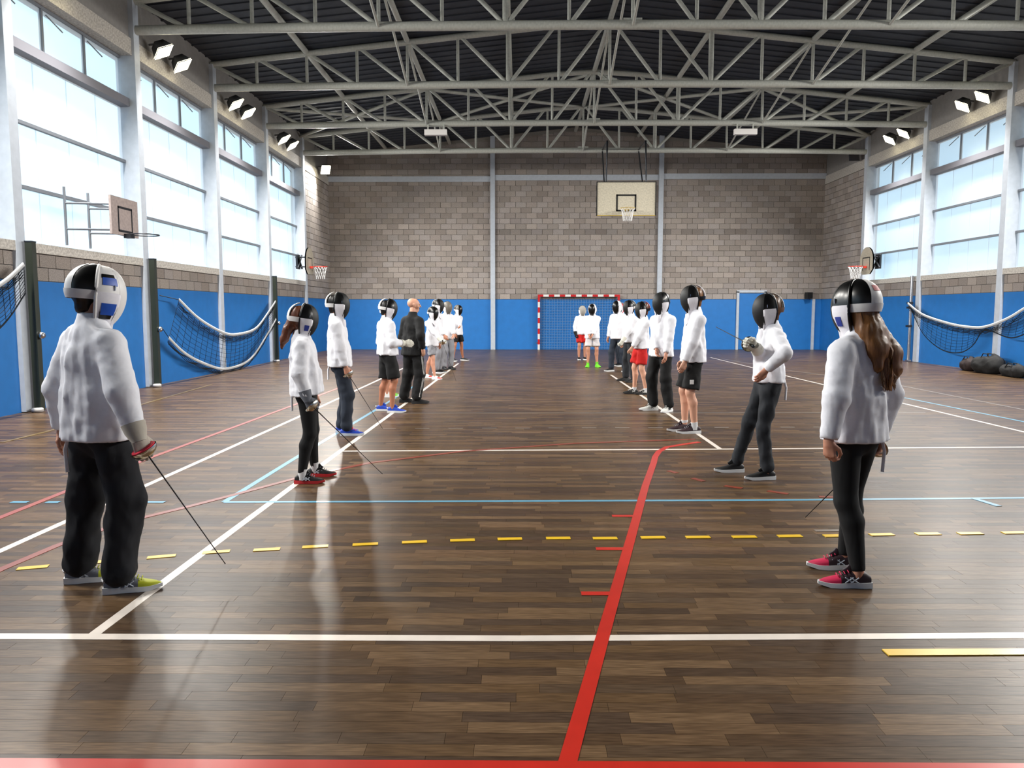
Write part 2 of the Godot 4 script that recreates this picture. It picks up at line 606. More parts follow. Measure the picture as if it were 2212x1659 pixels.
# blocks laid in courses on a plane: o + u*along + up*y, facing n
func blocks(parent: Node, o: Vector3, u: Vector3, nrm: Vector3, length: float, y0: float, top: Callable, as_parts: int, part_box: Rect2, stain: Callable) -> void:
	var bw := 0.40
	var bh := 0.20
	var gap := 0.012
	var st := B.new()
	st.colored = true
	var shared: Mesh = null
	var parts := 0
	var row := 0
	var y := y0
	var bs := Basis(u, Vector3.UP, nrm)
	while y < 12.0:
		var x := -0.2 if row % 2 else 0.0
		var any := false
		while x < length:
			var a := maxf(x, 0.0)
			var e := minf(x + bw, length)
			x += bw
			var mid := (a + e) / 2
			var hi: float = minf(y + bh, top.call(mid))
			if e - a < 0.05 or hi - y < 0.04:
				continue
			any = true
			var tone := rng.randi() % 6
			var c: Vector3 = block_tone(tone) * rng.randf_range(0.93, 1.07) * float(stain.call(mid, y))
			var proud := rng.randf_range(0.0, 0.004)
			var at := o + u * mid + Vector3(0, (y + hi) / 2, 0) + nrm * (0.006 + proud)
			if parts < as_parts and part_box.has_point(Vector2(mid, y)) and e - a > 0.39 and hi - y > 0.19:
				if shared == null:
					var pb := B.new()
					pb.box(Vector3.ZERO, Vector3(bw - gap, bh - gap, 0.016))
					shared = pb.mesh()
				var p := MeshInstance3D.new()
				p.mesh = shared
				p.material_override = M["block_%d" % tone]
				p.name = "block"
				p.transform = Transform3D(bs, at)
				parent.add_child(p, true)
				parts += 1
				continue
			st.col = Color(c.x, c.y, c.z)
			st.box(at, Vector3(e - a - gap, hi - y - gap, 0.016), bs)
		y += bh
		row += 1
		if not any:
			break
	var rest := put("blocks", st, "block", parent)
	tag(rest, "", "", "", "stuff")


func roof_y(x: float) -> float:
	return EAVE + 0.105 * (9.25 - absf(x - MIDX))


func build_walls() -> void:
	var wz := (ZF + ZB) / 2
	var wlen := ZF - ZB
	for side: int in [-1, 1]:
		var left: bool = side < 0
		var x: float = WL if left else WR
		var w := structure("wall_left" if left else "wall_right", "long grey block wall with blue painted lower band below the " + ("brighter" if left else "bluer") + " window row", "wall")
		var s: float = float(side)
		boxpart("core", Vector3(x + s * 0.20, (BLUE_TOP + 2.30) / 2, wz), Vector3(0.38, 2.30 - BLUE_TOP, wlen), "mortar", w)
		var blue := boxpart("painted_band", Vector3(x + s * 0.19, BLUE_TOP / 2, wz), Vector3(0.40, BLUE_TOP, wlen), "blue_paint", w)
		tag(blue, "blue painted lower wall")
		boxpart("sill", Vector3(x + s * 0.17, 2.37, (ZF - 25.5) / 2), Vector3(0.48, 0.14, ZF + 25.5), "concrete", w)
		boxpart("header", Vector3(x + s * 0.20, 6.27, wz), Vector3(0.46, 0.30, wlen), "concrete", w)
		boxpart("parapet", Vector3(x + s * 0.24, 6.90, wz), Vector3(0.46, 0.95, wlen), "parapet", w)
		# solid last bay
		boxpart("corner_core", Vector3(x + s * 0.20, 4.2, -27.3), Vector3(0.38, 3.85, 3.5), "mortar", w)
		var o := Vector3(x - s * 0.004, 0, -25.5) if left else Vector3(x - s * 0.004, 0, -29.0)
		var u := Vector3(0, 0, -1) if left else Vector3(0, 0, 1)
		blocks(w, o, u, Vector3(-s, 0, 0), 3.5, 2.30, func(_m): return 6.12, 0, Rect2(), func(_m, _y): return 1.0)
		o = Vector3(x - s * 0.004, 0, ZF) if left else Vector3(x - s * 0.004, 0, ZB)
		blocks(w, o, u, Vector3(-s, 0, 0), wlen, BLUE_TOP + 0.005, func(_m): return 2.30, 0, Rect2(), func(_m, _y): return 1.0)
	# far wall
	var wb := structure("wall_back", "far end wall of grey concrete blocks above a blue painted band", "wall")
	boxpart("core", Vector3(MIDX, 5.1, ZB - 0.16), Vector3(19.3, 6.8, 0.3), "mortar", wb)
	var bb := boxpart("painted_band", Vector3(MIDX, BLUE_TOP / 2, ZB - 0.15), Vector3(19.3, BLUE_TOP, 0.32), "blue_paint", wb)
	tag(bb, "blue painted lower wall")
	var stain := func(m: float, y: float) -> float:
		var X := m + WL
		var k := 1.0
		if y > 4.28 and y < 4.46 and X > -1.0:
			k = 0.62 + 0.22 * rng.randf()
		elif y > 4.46 and y < 4.66 and X < -1.0:
			k = 1.18
		elif y < 2.3:
			k = 0.88 + 0.2 * rng.randf()
		return k
	blocks(wb, Vector3(WL, 0, ZB - 0.004), Vector3.RIGHT, Vector3(0, 0, 1), WR - WL, BLUE_TOP + 0.005, func(m): return roof_y(m + WL), 300, Rect2(5.2, 2.2, 9.2, 2.0), stain)
	for X in [-1.0, 5.25]:
		boxpart("pilaster", Vector3(X, 4.0, ZB + 0.05), Vector3(0.17, 8.0, 0.13), "column_paint", wb)
	boxpart("ring_beam", Vector3((WL - 1.09) / 2, 6.33, ZB + 0.02), Vector3(absf(WL) - 1.09, 0.2, 0.08), "column_paint", wb)
	boxpart("ring_beam", Vector3(2.125, 6.38, ZB + 0.02), Vector3(6.07, 0.2, 0.08), "column_paint", wb)
	boxpart("ring_beam", Vector3((5.34 + WR) / 2, 6.42, ZB + 0.02), Vector3(WR - 5.34, 0.2, 0.08), "column_paint", wb)
	for X in [WL + 0.12, 11.05]:
		boxpart("corner_strip", Vector3(X, 0.95, ZB + 0.03), Vector3(0.10, 1.9, 0.06), "column_paint", wb)
	# wall behind the camera
	var wf := structure("wall_front", "end wall behind the viewpoint with blue lower band", "wall")
	boxpart("core", Vector3(MIDX, 5.1, ZF + 0.16), Vector3(19.3, 6.8, 0.3), "block_1", wf)
	boxpart("painted_band", Vector3(MIDX, BLUE_TOP / 2, ZF + 0.15), Vector3(19.3, BLUE_TOP, 0.32), "blue_paint", wf)
	# door in the far wall
	var dr := structure("door_1", "blue door with a pale grey frame in the far wall", "door")
	boxpart("leaf", Vector3(8.72, 1.06, ZB + 0.02), Vector3(0.92, 2.10, 0.04), "blue_paint", dr)
	for X in [8.21, 9.23]:
		boxpart("frame", Vector3(X, 1.09, ZB + 0.035), Vector3(0.09, 2.18, 0.07), "column_paint", dr)
	boxpart("frame", Vector3(8.72, 2.185, ZB + 0.035), Vector3(1.11, 0.09, 0.07), "column_paint", dr)
	var hb := B.new()
	hb.tube([Vector3(9.10, 1.02, ZB + 0.04), Vector3(9.10, 1.02, ZB + 0.09), Vector3(9.0, 1.02, ZB + 0.09)], [0.012], 6)
	put("handle", hb, "metal_bright", dr)
	# small black loudspeaker in the corner
	var sp := thing("loudspeaker", "small black loudspeaker fixed on the far wall above the blue band", "speaker", Vector3(10.82, 1.98, ZB))
	var b := B.new()
	b.box(Vector3(0, 0.05, 0.13), Vector3(0.22, 0.24, 0.18), Basis(Vector3.UP, 0.3))
	put("cabinet", b, "black_paint", sp)
	boxpart("bracket", Vector3(0, 0.05, 0.02), Vector3(0.06, 0.1, 0.07), "metal_dark", sp)


func build_windows() -> void:
	var n := 0
	for side: int in [-1, 1]:
		var s: float = float(side)
		var x: float = WL if side < 0 else WR
		var gx := x + s * 0.22         # glazing plane
		for k in 9:
			var z0 := 3.74 - k * BAY    # near end of the bay
			var z1 := z0 - BAY
			if z0 < -25:
				continue
			n += 1
			var w := structure("window_%d" % n, "tall frosted window bay number %d from the near end of the %s row" % [k + 1, "brighter" if side < 0 else "bluer"], "window")
			w.name = "window_%d" % n
			w.set_meta("label", ["frosted window bay behind the viewpoint", "frosted window bay beside the viewpoint", "frosted window bay just ahead of the viewpoint", "frosted window bay at the picture edge", "frosted window bay second from the picture edge", "frosted window bay third from the picture edge", "frosted window bay next to the last one", "last frosted window bay before the solid end wall", ""][k] + (" in the brighter row" if side < 0 else " in the bluer row"))
			var za := z0 - 0.11
			var zb := z1 + 0.11
			var zm := (za + zb) / 2
			var wl := za - zb
			# fixed lower glazing: three rows of four fluted sheets
			var rows := [[2.44, 3.255], [3.305, 4.195], [4.245, 5.20]]
			for r in rows:
				for c in 4:
					var pw := wl / 4
					var b := B.new()
					b.box(Vector3(gx, (r[0] + r[1]) / 2, za - pw * (c + 0.5)), Vector3(0.006, r[1] - r[0], pw - 0.012))
					put("pane", b, "frosted", w)
			for c in 3:
				boxpart("seam", Vector3(gx, 3.82, za - wl / 4 * (c + 1)), Vector3(0.012, 2.76, 0.014), "frosted_grey", w)
			for yy in [3.28, 4.22]:
				boxpart("rail", Vector3(gx - s * 0.02, yy, zm), Vector3(0.07, 0.05, wl), "rail", w)
			var tr := boxpart("transom", Vector3(gx - s * 0.05, 5.28, zm), Vector3(0.24, 0.15, wl), "transom", w)
			tag(tr, "brown grey transom beam")
			# hopper lights on top
			for c in 3:
				var pw := wl / 3
				var b := B.new()
				b.box(Vector3(gx, 5.74, za - pw * (c + 0.5)), Vector3(0.006, 0.76, pw - 0.05))
				put("hopper_pane", b, "frosted_grey", w)
				var st := B.new()
				st.tube([Vector3(gx - s * 0.02, 6.02, za - pw * c - 0.10), Vector3(gx - s * 0.16, 5.82, za - pw * c - 0.30)], [0.011], 5)
				put("stay", st, "rail", w)
			for c in 2:
				boxpart("mullion", Vector3(gx, 5.74, za - wl / 3 * (c + 1)), Vector3(0.05, 0.77, 0.045), "rail", w)
			boxpart("top_rail", Vector3(gx, 6.10, zm), Vector3(0.06, 0.06, wl), "rail", w)
		# columns between the bays, floor to roof
		for k in 9:
			var zc := 3.74 - k * BAY
			if zc > ZF - 0.2 or zc < -26:
				continue
			var lab := "pale painted column between window bays"
			var cb := B.new()
			cb.box(Vector3(x + s * 0.10, 3.56, zc), Vector3(0.36, 7.1, 0.20))
			var tcol := put("column", cb, "column_paint", get_node("wall_left" if side < 0 else "wall_right"))
			tcol.set_meta("label", lab)


func build_ceiling() -> void:
	var ce := structure("ceiling", "dark pitched metal roof over the hall with pale steel purlins and braces", "ceiling")
	for sd: int in [-1, 1]:
		var b := B.new()
		var x0 := MIDX
		var x1 := MIDX + sd * 9.9
		var y0 := roof_y(x0) + 0.12
		var y1 := roof_y(x1) + 0.12
		var zf := ZF + 0.4
		var zb := ZB - 0.4
		# ribbed sheets running across the hall
		var p := [Vector3(x0, y0, zf), Vector3(x1, y1, zf), Vector3(x1, y1, zb), Vector3(x0, y0, zb)]
		var up := Vector3(0, 0.12, 0)
		var nn := Vector3(0, -1, 0)
		if sd > 0:
			b.face([p[0], p[3], p[2], p[1]], nn)
			b.face([p[0] + up, p[1] + up, p[2] + up, p[3] + up], -nn)
		else:
			b.face([p[0], p[1], p[2], p[3]], nn)
			b.face([p[0] + up, p[3] + up, p[2] + up, p[1] + up], -nn)
		put("roof_sheet", b, "roof_sheet", ce)
		var ribs := B.new()
		var z := ZF
		var bs := Basis(Vector3(0, 0, 1), atan2(y1 - y0, x1 - x0))
		while z > ZB:
			ribs.box(Vector3((x0 + x1) / 2, (y0 + y1) / 2 - 0.012, z), Vector3(9.9, 0.03, 0.05), bs if sd > 0 else Basis(Vector3(0, 0, 1), atan2(y0 - y1, x0 - x1)))
			z -= 0.36
		var rb := put("sheet_ribs", ribs, "roof_sheet", ce)
		tag(rb, "", "", "", "stuff")
	# purlins over every second truss node
	for nd in [2, 4, 6, 8, 10, 12, 14]:
		var x := node_x(nd)
		var b := B.new()
		b.tube([Vector3(x, top_y(nd) + 0.03, ZF), Vector3(x, top_y(nd) + 0.03, ZB)], [0.065], 8)
		put("purlin", b, "steel_paint", ce)
	# upright bracing from the foot of one truss to the head of the nearer one
	for nd in [4, 8, 12]:
		for k in range(2, 7):
			var zn := -truss_d(k)
			var zf2 := -truss_d(k + 1)
			if k + 1 > 6:
				continue
			var b := B.new()
			var x := node_x(nd)
			b.tube([Vector3(x, 6.62, zf2), Vector3(x, top_y(nd), zn)], [0.028], 6)
			put("sway_rod", b, "steel_paint", ce)
			if nd == 8:
				var b2 := B.new()
				b2.tube([Vector3(x + 0.12, 6.62, zn), Vector3(x + 0.12, top_y(nd), zf2)], [0.022], 6)
				put("sway_rod", b2, "steel_paint", ce)
	# cross bracing in the roof plane of the last bay
	var da := -truss_d(5)
	var db := -truss_d(6)
	for e in [[0, 4], [4, 8], [8, 12], [12, 16]]:
		var a: int = e[0]
		var c: int = e[1]
		for q in [[a, c], [c, a]]:
			var b := B.new()
			b.tube([Vector3(node_x(q[0]), top_y(q[0]) - 0.02, db), Vector3(node_x(q[1]), top_y(q[1]) - 0.02, da)], [0.05], 8)
			put("cross_brace", b, "steel_paint", ce)


func truss_d(k: int) -> float:      # k = 6 is the last truss
	return 25.55 - (6 - k) * BAY


func node_x(i: int) -> float:
	return 2.07 + (i - 8) * 1.165


func top_y(i: int) -> float:
	var t := absf(i - 8.0)
	var y := 8.10 - 0.1225 * t
	if t < 1:
		y -= 0.05
	return y


func build_trusses() -> void:
	var place := ["", "", "", "second nearest to the viewpoint", "third from the far wall", "second from the far wall", "closest to the far wall"]
	for k in range(2, 7):
		var t := thing("roof_truss", ["", "", "pale steel lattice roof truss just outside the top of the picture", "pale steel lattice roof truss with the biggest members at the picture top", "pale steel lattice roof truss second behind the biggest one", "pale steel lattice roof truss with two white boxes under it", "pale steel lattice roof truss closest to the far wall"][k], "truss", Vector3(0, 0, -truss_d(k)), 0, "roof trusses across the hall")
		var b := B.new()
		var pts := []
		for i in 17:
			pts.append(Vector3(node_x(i), 6.60 + 0.0022 * (64 - (i - 8) * (i - 8)) / 2.0, 0))
		pts[0].x = WL + 0.01
		pts[16].x = WR - 0.01
		b.tube(pts, [0.085], 10)
		put("bottom_chord", b, "steel_paint", t)
		b = B.new()
		var tp := []
		for i in 17:
			tp.append(Vector3(node_x(i), top_y(i) if i > 0 and i < 16 else 7.12, 0))
		tp[0].x = WL + 0.01
		tp[16].x = WR - 0.01
		b.tube(tp, [0.07], 10)
		put("top_chord", b, "steel_paint", t)
		for i in range(1, 16):
			var r := 0.035 if i != 6 and i != 10 else 0.06
			b = B.new()
			b.tube([pts[i], tp[i]], [r], 8)
			put("vertical", b, "steel_paint", t)
		for i in 16:
			var falls := i < 6 or i == 8 or i == 9
			b = B.new()
			if falls:
				b.tube([tp[i] + Vector3(0.1, -0.03, 0), pts[i + 1]], [0.042], 8)
			else:
				b.tube([pts[i], tp[i + 1] + Vector3(-0.1, -0.03, 0)], [0.042], 8)
			put("diagonal", b, "steel_paint", t)
		for i in [6, 8, 10]:
			boxpart("gusset_plate", pts[i] + Vector3(0, 0.06, 0), Vector3(0.34, 0.12, 0.03), "steel_paint", t)
	for e in [[-2.33, "white plate box under the roof truss on the brighter window side"], [6.25, "white plate box under the roof truss on the bluer window side"]]:
		var bx := thing("junction_box", e[1], "box", Vector3(e[0], 6.30, -truss_d(5) + 0.03), 0, "boxes under the roof truss")
		boxpart("casing", Vector3(0, 0.085, 0.09), Vector3(0.62, 0.15, 0.14), "goal_white", bx)
		for s in [-0.22, 0.22]:
			boxpart("hanger", Vector3(s, 0.20, 0.06), Vector3(0.04, 0.22, 0.03), "steel_paint", bx)


func build_lamps() -> void:
	var words := {3: "nearest of the", 4: "second of the", 5: "third of the", 6: "last of the"}
	for side: int in [-1, 1]:
		var s: float = float(side)
		var x: float = -6.84 if side < 0 else 11.04
		var y := 6.42 if side < 0 else 6.55
		for k in range(0, 7):
			for e in 2:
				var d := 15.1 + (k - 3) * BAY * 1.03 + e * 0.83
				if k == 6:
					d = 26.6 + e * 0.83
				if k == 6 and e == 0:
					continue
				var unlit := k == 6 and side > 0
				if unlit:
					d = 25.9
				if d > 28.5:
					continue
				var row := "brighter" if side < 0 else "bluer"
				var lab := "%s floodlight of pair %d above the %s window row" % ["nearer" if e == 0 else "farther", k + 1, row]
				if k == 6:
					lab = "single floodlight in the far corner above the brighter window row"
					if unlit:
						lab = "unlit dark floodlight in the far corner above the bluer window row"
				elif k >= 3:
					lab = "lit floodlight, %s one of the %s pair above the %s windows" % ["nearer" if e == 0 else "farther", ["biggest", "second", "third"][k - 3], row]
				else:
					lab = "%s floodlight over %s window bay %s behind or beside the viewpoint" % ["nearer" if e == 0 else "farther", row, ["one", "two", "three"][k]]
				var t := thing("floodlight", lab, "lamp", Vector3(x, y, -d), 0, "floodlights along the eaves")
				# local frame: the glass looks down and into the hall
				var look := Vector3(-s * 0.58, -0.78, -0.07 if k < 6 else 0.75).normalized()
				var zx := Vector3(0, 0, 1)
				var up := look.cross(zx).normalized()
				var bs := Basis(up.cross(look).normalized() * -1.0, up, -look)
				bs = Basis(look.cross(up).normalized(), up, -look).orthonormalized()
				var b := B.new()
				b.lathe([Vector2(0.02, -0.16), Vector2(0.14, -0.15), Vector2(0.20, -0.02), Vector2(0.235, 0.04), Vector2(0.22, 0.045)], Vector3.ZERO, Basis(bs.x, -bs.z, bs.y), 4)
				put("housing", b, "housing", t)
				var gl := B.new()
				gl.lathe([Vector2(0.225, 0.02), Vector2(0.225, 0.05), Vector2(0.17, 0.065), Vector2(0.0, 0.07)], Vector3.ZERO, Basis(bs.x, -bs.z, bs.y), 4)
				put("lamp_glass", gl, "lamp_glass" if not unlit else "metal_dark", t)
				var arm := B.new()
				arm.tube([-look * 0.14, Vector3(s * 0.255, 0.10, 0)], [0.02], 6)
				put("bracket", arm, "housing", t)
				if unlit:
					continue
				var li := SpotLight3D.new()
				li.name = "floodlight_beam"
				li.light_color = Color(1.0, 0.985, 0.96)
				li.light_energy = 7.2
				li.light_size = 0.16
				li.spot_angle = 71.0
				li.spot_angle_attenuation = 0.65
				li.spot_range = 60.0
				li.spot_attenuation = 2.0
				li.shadow_enabled = true
				add_child(li)
				li.global_transform = Transform3D(bs, Vector3(x, y, -d) + look * 0.09)


# ============================== equipment =======================================
func build_goal() -> void:
	var z := ZB + 0.15
	var g := thing("handball_goal", "handball goal with red and white striped frame before the far wall", "goal", Vector3(0.73, 0, z + 0.0))
	# the frame, band by band
	var w := 2.99
	var h := 1.99
	for s in [0.0, w]:
		var up := Node3D.new()
		up.name = "upright"
		g.add_child(up, true)
		for i in 10:
			boxpart("band", Vector3(s, h - 0.1 - i * 0.199, 0), Vector3(0.08, 0.199, 0.08), "goal_red" if i % 2 == 0 else "goal_white", up)
	var bar := Node3D.new()
	bar.name = "crossbar"
	g.add_child(bar, true)
	for i in 15:
		var bw := (w + 0.08) / 15
		boxpart("band", Vector3(-0.04 + bw * (i + 0.5), h + 0.035, 0), Vector3(bw, 0.08, 0.081), "goal_red" if i % 2 == 0 else "goal_white", bar)
	for s in [0.0, w]:
		var b := B.new()
		b.tube([Vector3(s, h, -0.03), Vector3(s, h - 0.15, -0.10), Vector3(s, 0.02, -0.12)], [0.012], 6)
		put("back_stay", b, "metal_bright", g)
		boxpart("wall_clip", Vector3(s - (0.06 if s == 0.0 else -0.06), 1.9, 0.0), Vector3(0.06, 0.05, 0.05), "metal_bright", g)
		boxpart("wall_clip", Vector3(s - (0.06 if s == 0.0 else -0.06), 0.25, 0.0), Vector3(0.06, 0.05, 0.05), "metal_bright", g)
	var n := B.new()
	var sx := 0.0
	while sx <= w:
		n.box(Vector3(sx, 0.98, -0.085), Vector3(0.008, 1.94, 0.006))
		sx += 0.10
	var sy := 0.06
	while sy < 1.95:
		n.box(Vector3(w / 2, sy, -0.085), Vector3(w, 0.008, 0.006))
		sy += 0.10
	var net := put("goal_net", n, "cord_grey", g)
	tag(net, "grey goal net", "", "", "stuff")


func hoop(parent: Node, at: Vector3, out: Vector3, r: float, with_net: bool, rim := "rim_red") -> void:
	var b := B.new()
	var pts := []
	var side := out.cross(Vector3.UP)
	var c := at + out * (r + 0.10)
	for i in 25:
		var a := TAU * i / 24
		pts.append(c + out * cos(a) * r + side * sin(a) * r)
	b.tube(pts, [0.011], 6, 1.0, Vector3.UP, false)
	b.box(at + out * 0.05 - Vector3(0, 0.02, 0), Vector3(0.12, 0.07, 0.12))
	put("rim", b, rim, parent)
	if with_net:
		var n := B.new()
		for i in 12:
			var pa := []
			var pb := []
			for j in 7:
				var t := j / 6.0
				var rr := r * (1.0 - 0.42 * sqrt(t))
				var a1 := TAU * (i + t * 1.6) / 12
				var a2 := TAU * (i - t * 1.6) / 12
				pa.append(c + out * cos(a1) * rr + side * sin(a1) * rr - Vector3(0, t * 0.38, 0))
				pb.append(c + out * cos(a2) * rr + side * sin(a2) * rr - Vector3(0, t * 0.38, 0))
			n.tube(pa, [0.006], 4)
			n.tube(pb, [0.006], 4)
		put("net", n, "cord_white", parent)


func build_baskets() -> void:
	# big backboard hung from the roof before the far wall
	var t := thing("basketball_hoop", "large cream backboard with hoop hanging high before the far wall", "basketball hoop", Vector3(3.285, 4.37, -24.0), 0)
	boxpart("backboard", Vector3(0, 0.52, 0), Vector3(1.80, 1.04, 0.05), "board", t)
	for e in [[0, 0.012, 1.82, 0.03], [0, 1.03, 1.82, 0.025], [-0.905, 0.52, 0.025, 1.04], [0.905, 0.52, 0.025, 1.04]]:
		boxpart("edge", Vector3(e[0], e[1], 0.012), Vector3(e[2], e[3], 0.06), "board_edge" if e[1] < 0.1 else "black_paint", t)
	for e in [[0, 0.63, 0.62, 0.05], [0, 0.165, 0.62, 0.05], [-0.285, 0.40, 0.05, 0.5], [0.285, 0.40, 0.05, 0.5]]:
		boxpart("target_mark", Vector3(e[0], e[1], 0.028), Vector3(e[2], e[3], 0.006), "black_paint", t)
	hoop(t, Vector3(0, 0.19, 0.03), Vector3(0, 0, 1), 0.225, true, "board_edge")
	for s in [-0.62, 0.62]:
		var b := B.new()
		b.tube([Vector3(s, 0.95, -0.05), Vector3(s * 0.95, 2.28, -0.1), Vector3(s * 0.95, 2.3, -1.5)], [0.03], 6)
		put("hanger", b, "metal_dark", t)
		b = B.new()
		b.tube([Vector3(s, 0.2, -0.05), Vector3(s * 0.95, 2.26, -1.5)], [0.022], 6)
		put("strut", b, "metal_dark", t)
	# small side baskets near the far end
	for side: int in [-1, 1]:
		var s := float(side)
		var x := -6.66 if side < 0 else 10.93
		var w := thing("wall_hoop", "small side wall hoop with red rim near the far corner, " + ("brighter" if side < 0 else "bluer") + " window side", "basketball hoop", Vector3(x, 2.5, -24.4), 0, "small hoops on the side walls")
		var b := B.new()
		# fan-shaped board facing into the hall
		var prof := []
		for i in 13:
			var a := PI * i / 12
			prof.append(Vector2(cos(a) * 0.45, 0.55 + sin(a) * 0.40))
		prof.append(Vector2(-0.45, 0.25))
		prof.append(Vector2(-0.25, 0.10))
		prof.append(Vector2(0.25, 0.10))
		prof.append(Vector2(0.45, 0.25))
		for fs in [-1.0, 1.0]:
			var ps := []
			for q in prof:
				ps.append(Vector3(fs * 0.02, q.y, q.x * -fs))
			b.face(ps, Vector3(fs, 0, 0))
		for i in prof.size():
			var p: Vector2 = prof[i]
			var q: Vector2 = prof[(i + 1) % prof.size()]
			var e := (q - p).normalized()
			b.face([Vector3(0.02, p.y, p.x), Vector3(-0.02, p.y, p.x), Vector3(-0.02, q.y, q.x), Vector3(0.02, q.y, q.x)], Vector3(0, -e.x, e.y))
		put("backboard", b, "board", w)
		for e in [[0.62, 0.0, 0.03, 0.5], [0.42, 0.24, 0.4, 0.03], [0.42, -0.24, 0.4, 0.03]]:
			boxpart("target_mark", Vector3(-s * 0.022, e[0], e[1]), Vector3(0.006, e[2], e[3]), "black_paint", w)
		hoop(w, Vector3(-s * 0.02, 0.35, 0), Vector3(-s, 0, 0), 0.225, true)
		for yy in [0.35, 0.65]:
			var a := B.new()
			a.tube([Vector3(s * 0.02, yy, 0), Vector3(s * 0.44, yy, 0)], [0.025], 6)
			put("arm", a, "metal_dark", w)
		var br := B.new()
		br.box(Vector3(s * 0.36, 0.5, 0.0), Vector3(0.06, 0.45, 0.30))
		br.tube([Vector3(s * 0.30, 0.30, -0.22), Vector3(s * 0.30, 0.72, 0.22)], [0.03], 6)
		br.tube([Vector3(s * 0.30, 0.72, -0.22), Vector3(s * 0.30, 0.30, 0.22)], [0.03], 6)
		put("bracket", br, "metal_dark", w)
	# backboard folded beside the bright windows
	var nb := thing("folding_hoop", "pale backboard on wall arms in front of the bright windows", "basketball hoop", Vector3(-6.40, 2.63, -12.5))
	boxpart("backboard", Vector3(0, 0.33, 0), Vector3(0.035, 0.60, 0.84), "board_pale", nb)
	for e in [[0.47, 0.0, 0.035, 0.44], [0.10, 0.0, 0.035, 0.44], [0.285, 0.21, 0.40, 0.03], [0.285, -0.21, 0.40, 0.03]]:
		boxpart("target_mark", Vector3(0.02, e[0], e[1]), Vector3(0.006, e[2], e[3]), "metal_dark", nb)
	hoop(nb, Vector3(0.02, 0.05, 0), Vector3(1, 0, 0), 0.21, false, "metal_dark")
	for zz in [-0.33, 0.33]:
		for yy in [0.10, 0.50]:
			var a := B.new()
			a.tube([Vector3(-0.02, yy, zz), Vector3(-0.70, yy, zz + 0.1)], [0.018], 6)
			put("arm", a, "rail", nb)
		var c := B.new()
		c.tube([Vector3(-0.70, -0.15, zz + 0.1), Vector3(-0.70, 0.75, zz + 0.1)], [0.022], 6)
		put("wall_rail", c, "rail", nb)


# a net hung in a swag: top and bottom lines as [d, y] along the wall at x
func swag(x: float, top: Array, bot: Array, label: String, tape_bottom: bool, side_end: Vector2) -> void:
	var t := thing("volleyball_net", label, "net", Vector3(x, 0, -top[0][0]), 0, "nets hung along the side walls")
	var z0: float = -top[0][0]
	var tc := curve(top, z0)
	var bc := curve(bot, z0)
	var b := B.new()
	b.tube(tc, [0.035], 6, 0.35, Vector3(1, 0, 0))
	put("top_tape", b, "tape", t)
	b = B.new()
	b.tube(bc, [0.035 if tape_bottom else 0.014], 6, 0.4, Vector3(1, 0, 0))
	put("bottom_tape" if tape_bottom else "bottom_cord", b, "tape" if tape_bottom else "cord_dark", t)
	var n := B.new()
	var m := tc.size()
	for i in m:
		if i % 2 == 0:
			n.tube([tc[i], bc[mini(i, bc.size() - 1)]], [0.0045], 3)
	for j in range(1, 9):
		var f := j / 9.0
		var ps := []
		for i in m:
			ps.append((tc[i] as Vector3).lerp(bc[i], f) + Vector3(0.01 * sin(i * 0.9 + j), 0, 0))
		n.tube(ps, [0.0045], 3)
	# gathered cords beside the tape
	for e in 4:
		var ps := []
		for i in m:
			ps.append(tc[i] + Vector3(-signf(x) * -0.02, -0.06 - 0.03 * e + 0.01 * sin(i * 1.7 + e), 0.02 * sin(i * 0.8 + e)))
		n.tube(ps, [0.008], 4)
		var qs := []
		for i in m:
			qs.append(bc[i] + Vector3(-signf(x) * -0.02, -0.05 - 0.022 * e + 0.01 * sin(i * 1.3 + e), 0.02 * sin(i * 0.7 + e)))
		if tape_bottom:
			n.tube(qs, [0.008], 4)
	var nn := put("mesh_cords", n, "cord_dark", t)
	tag(nn, "dark net mesh", "", "", "stuff")
	if side_end.x > 0:
		var h := B.new()
		h.tube([tc[0], Vector3(0, side_end.y, -side_end.x - z0)], [0.008], 4)
		h.tube([bc[0], Vector3(0, side_end.y - 0.6, -side_end.x - z0)], [0.008], 4)
		put("tie_cord", h, "cord_dark", t)


func curve(p: Array, z0: float) -> Array:
	var c := Curve3D.new()
	for i in p.size():
		var a: Array = p[maxi(i - 1, 0)]
		var b: Array = p[mini(i + 1, p.size() - 1)]
		var tg := Vector3(0, b[1] - a[1], -(b[0] - a[0])) / 6.0
		c.add_point(Vector3(0, p[i][1], -p[i][0] - z0), -tg, tg)
	var out := []
	for i in 49:
		out.append(c.sample_baked(c.get_baked_length() * i / 48.0, true))
	return out


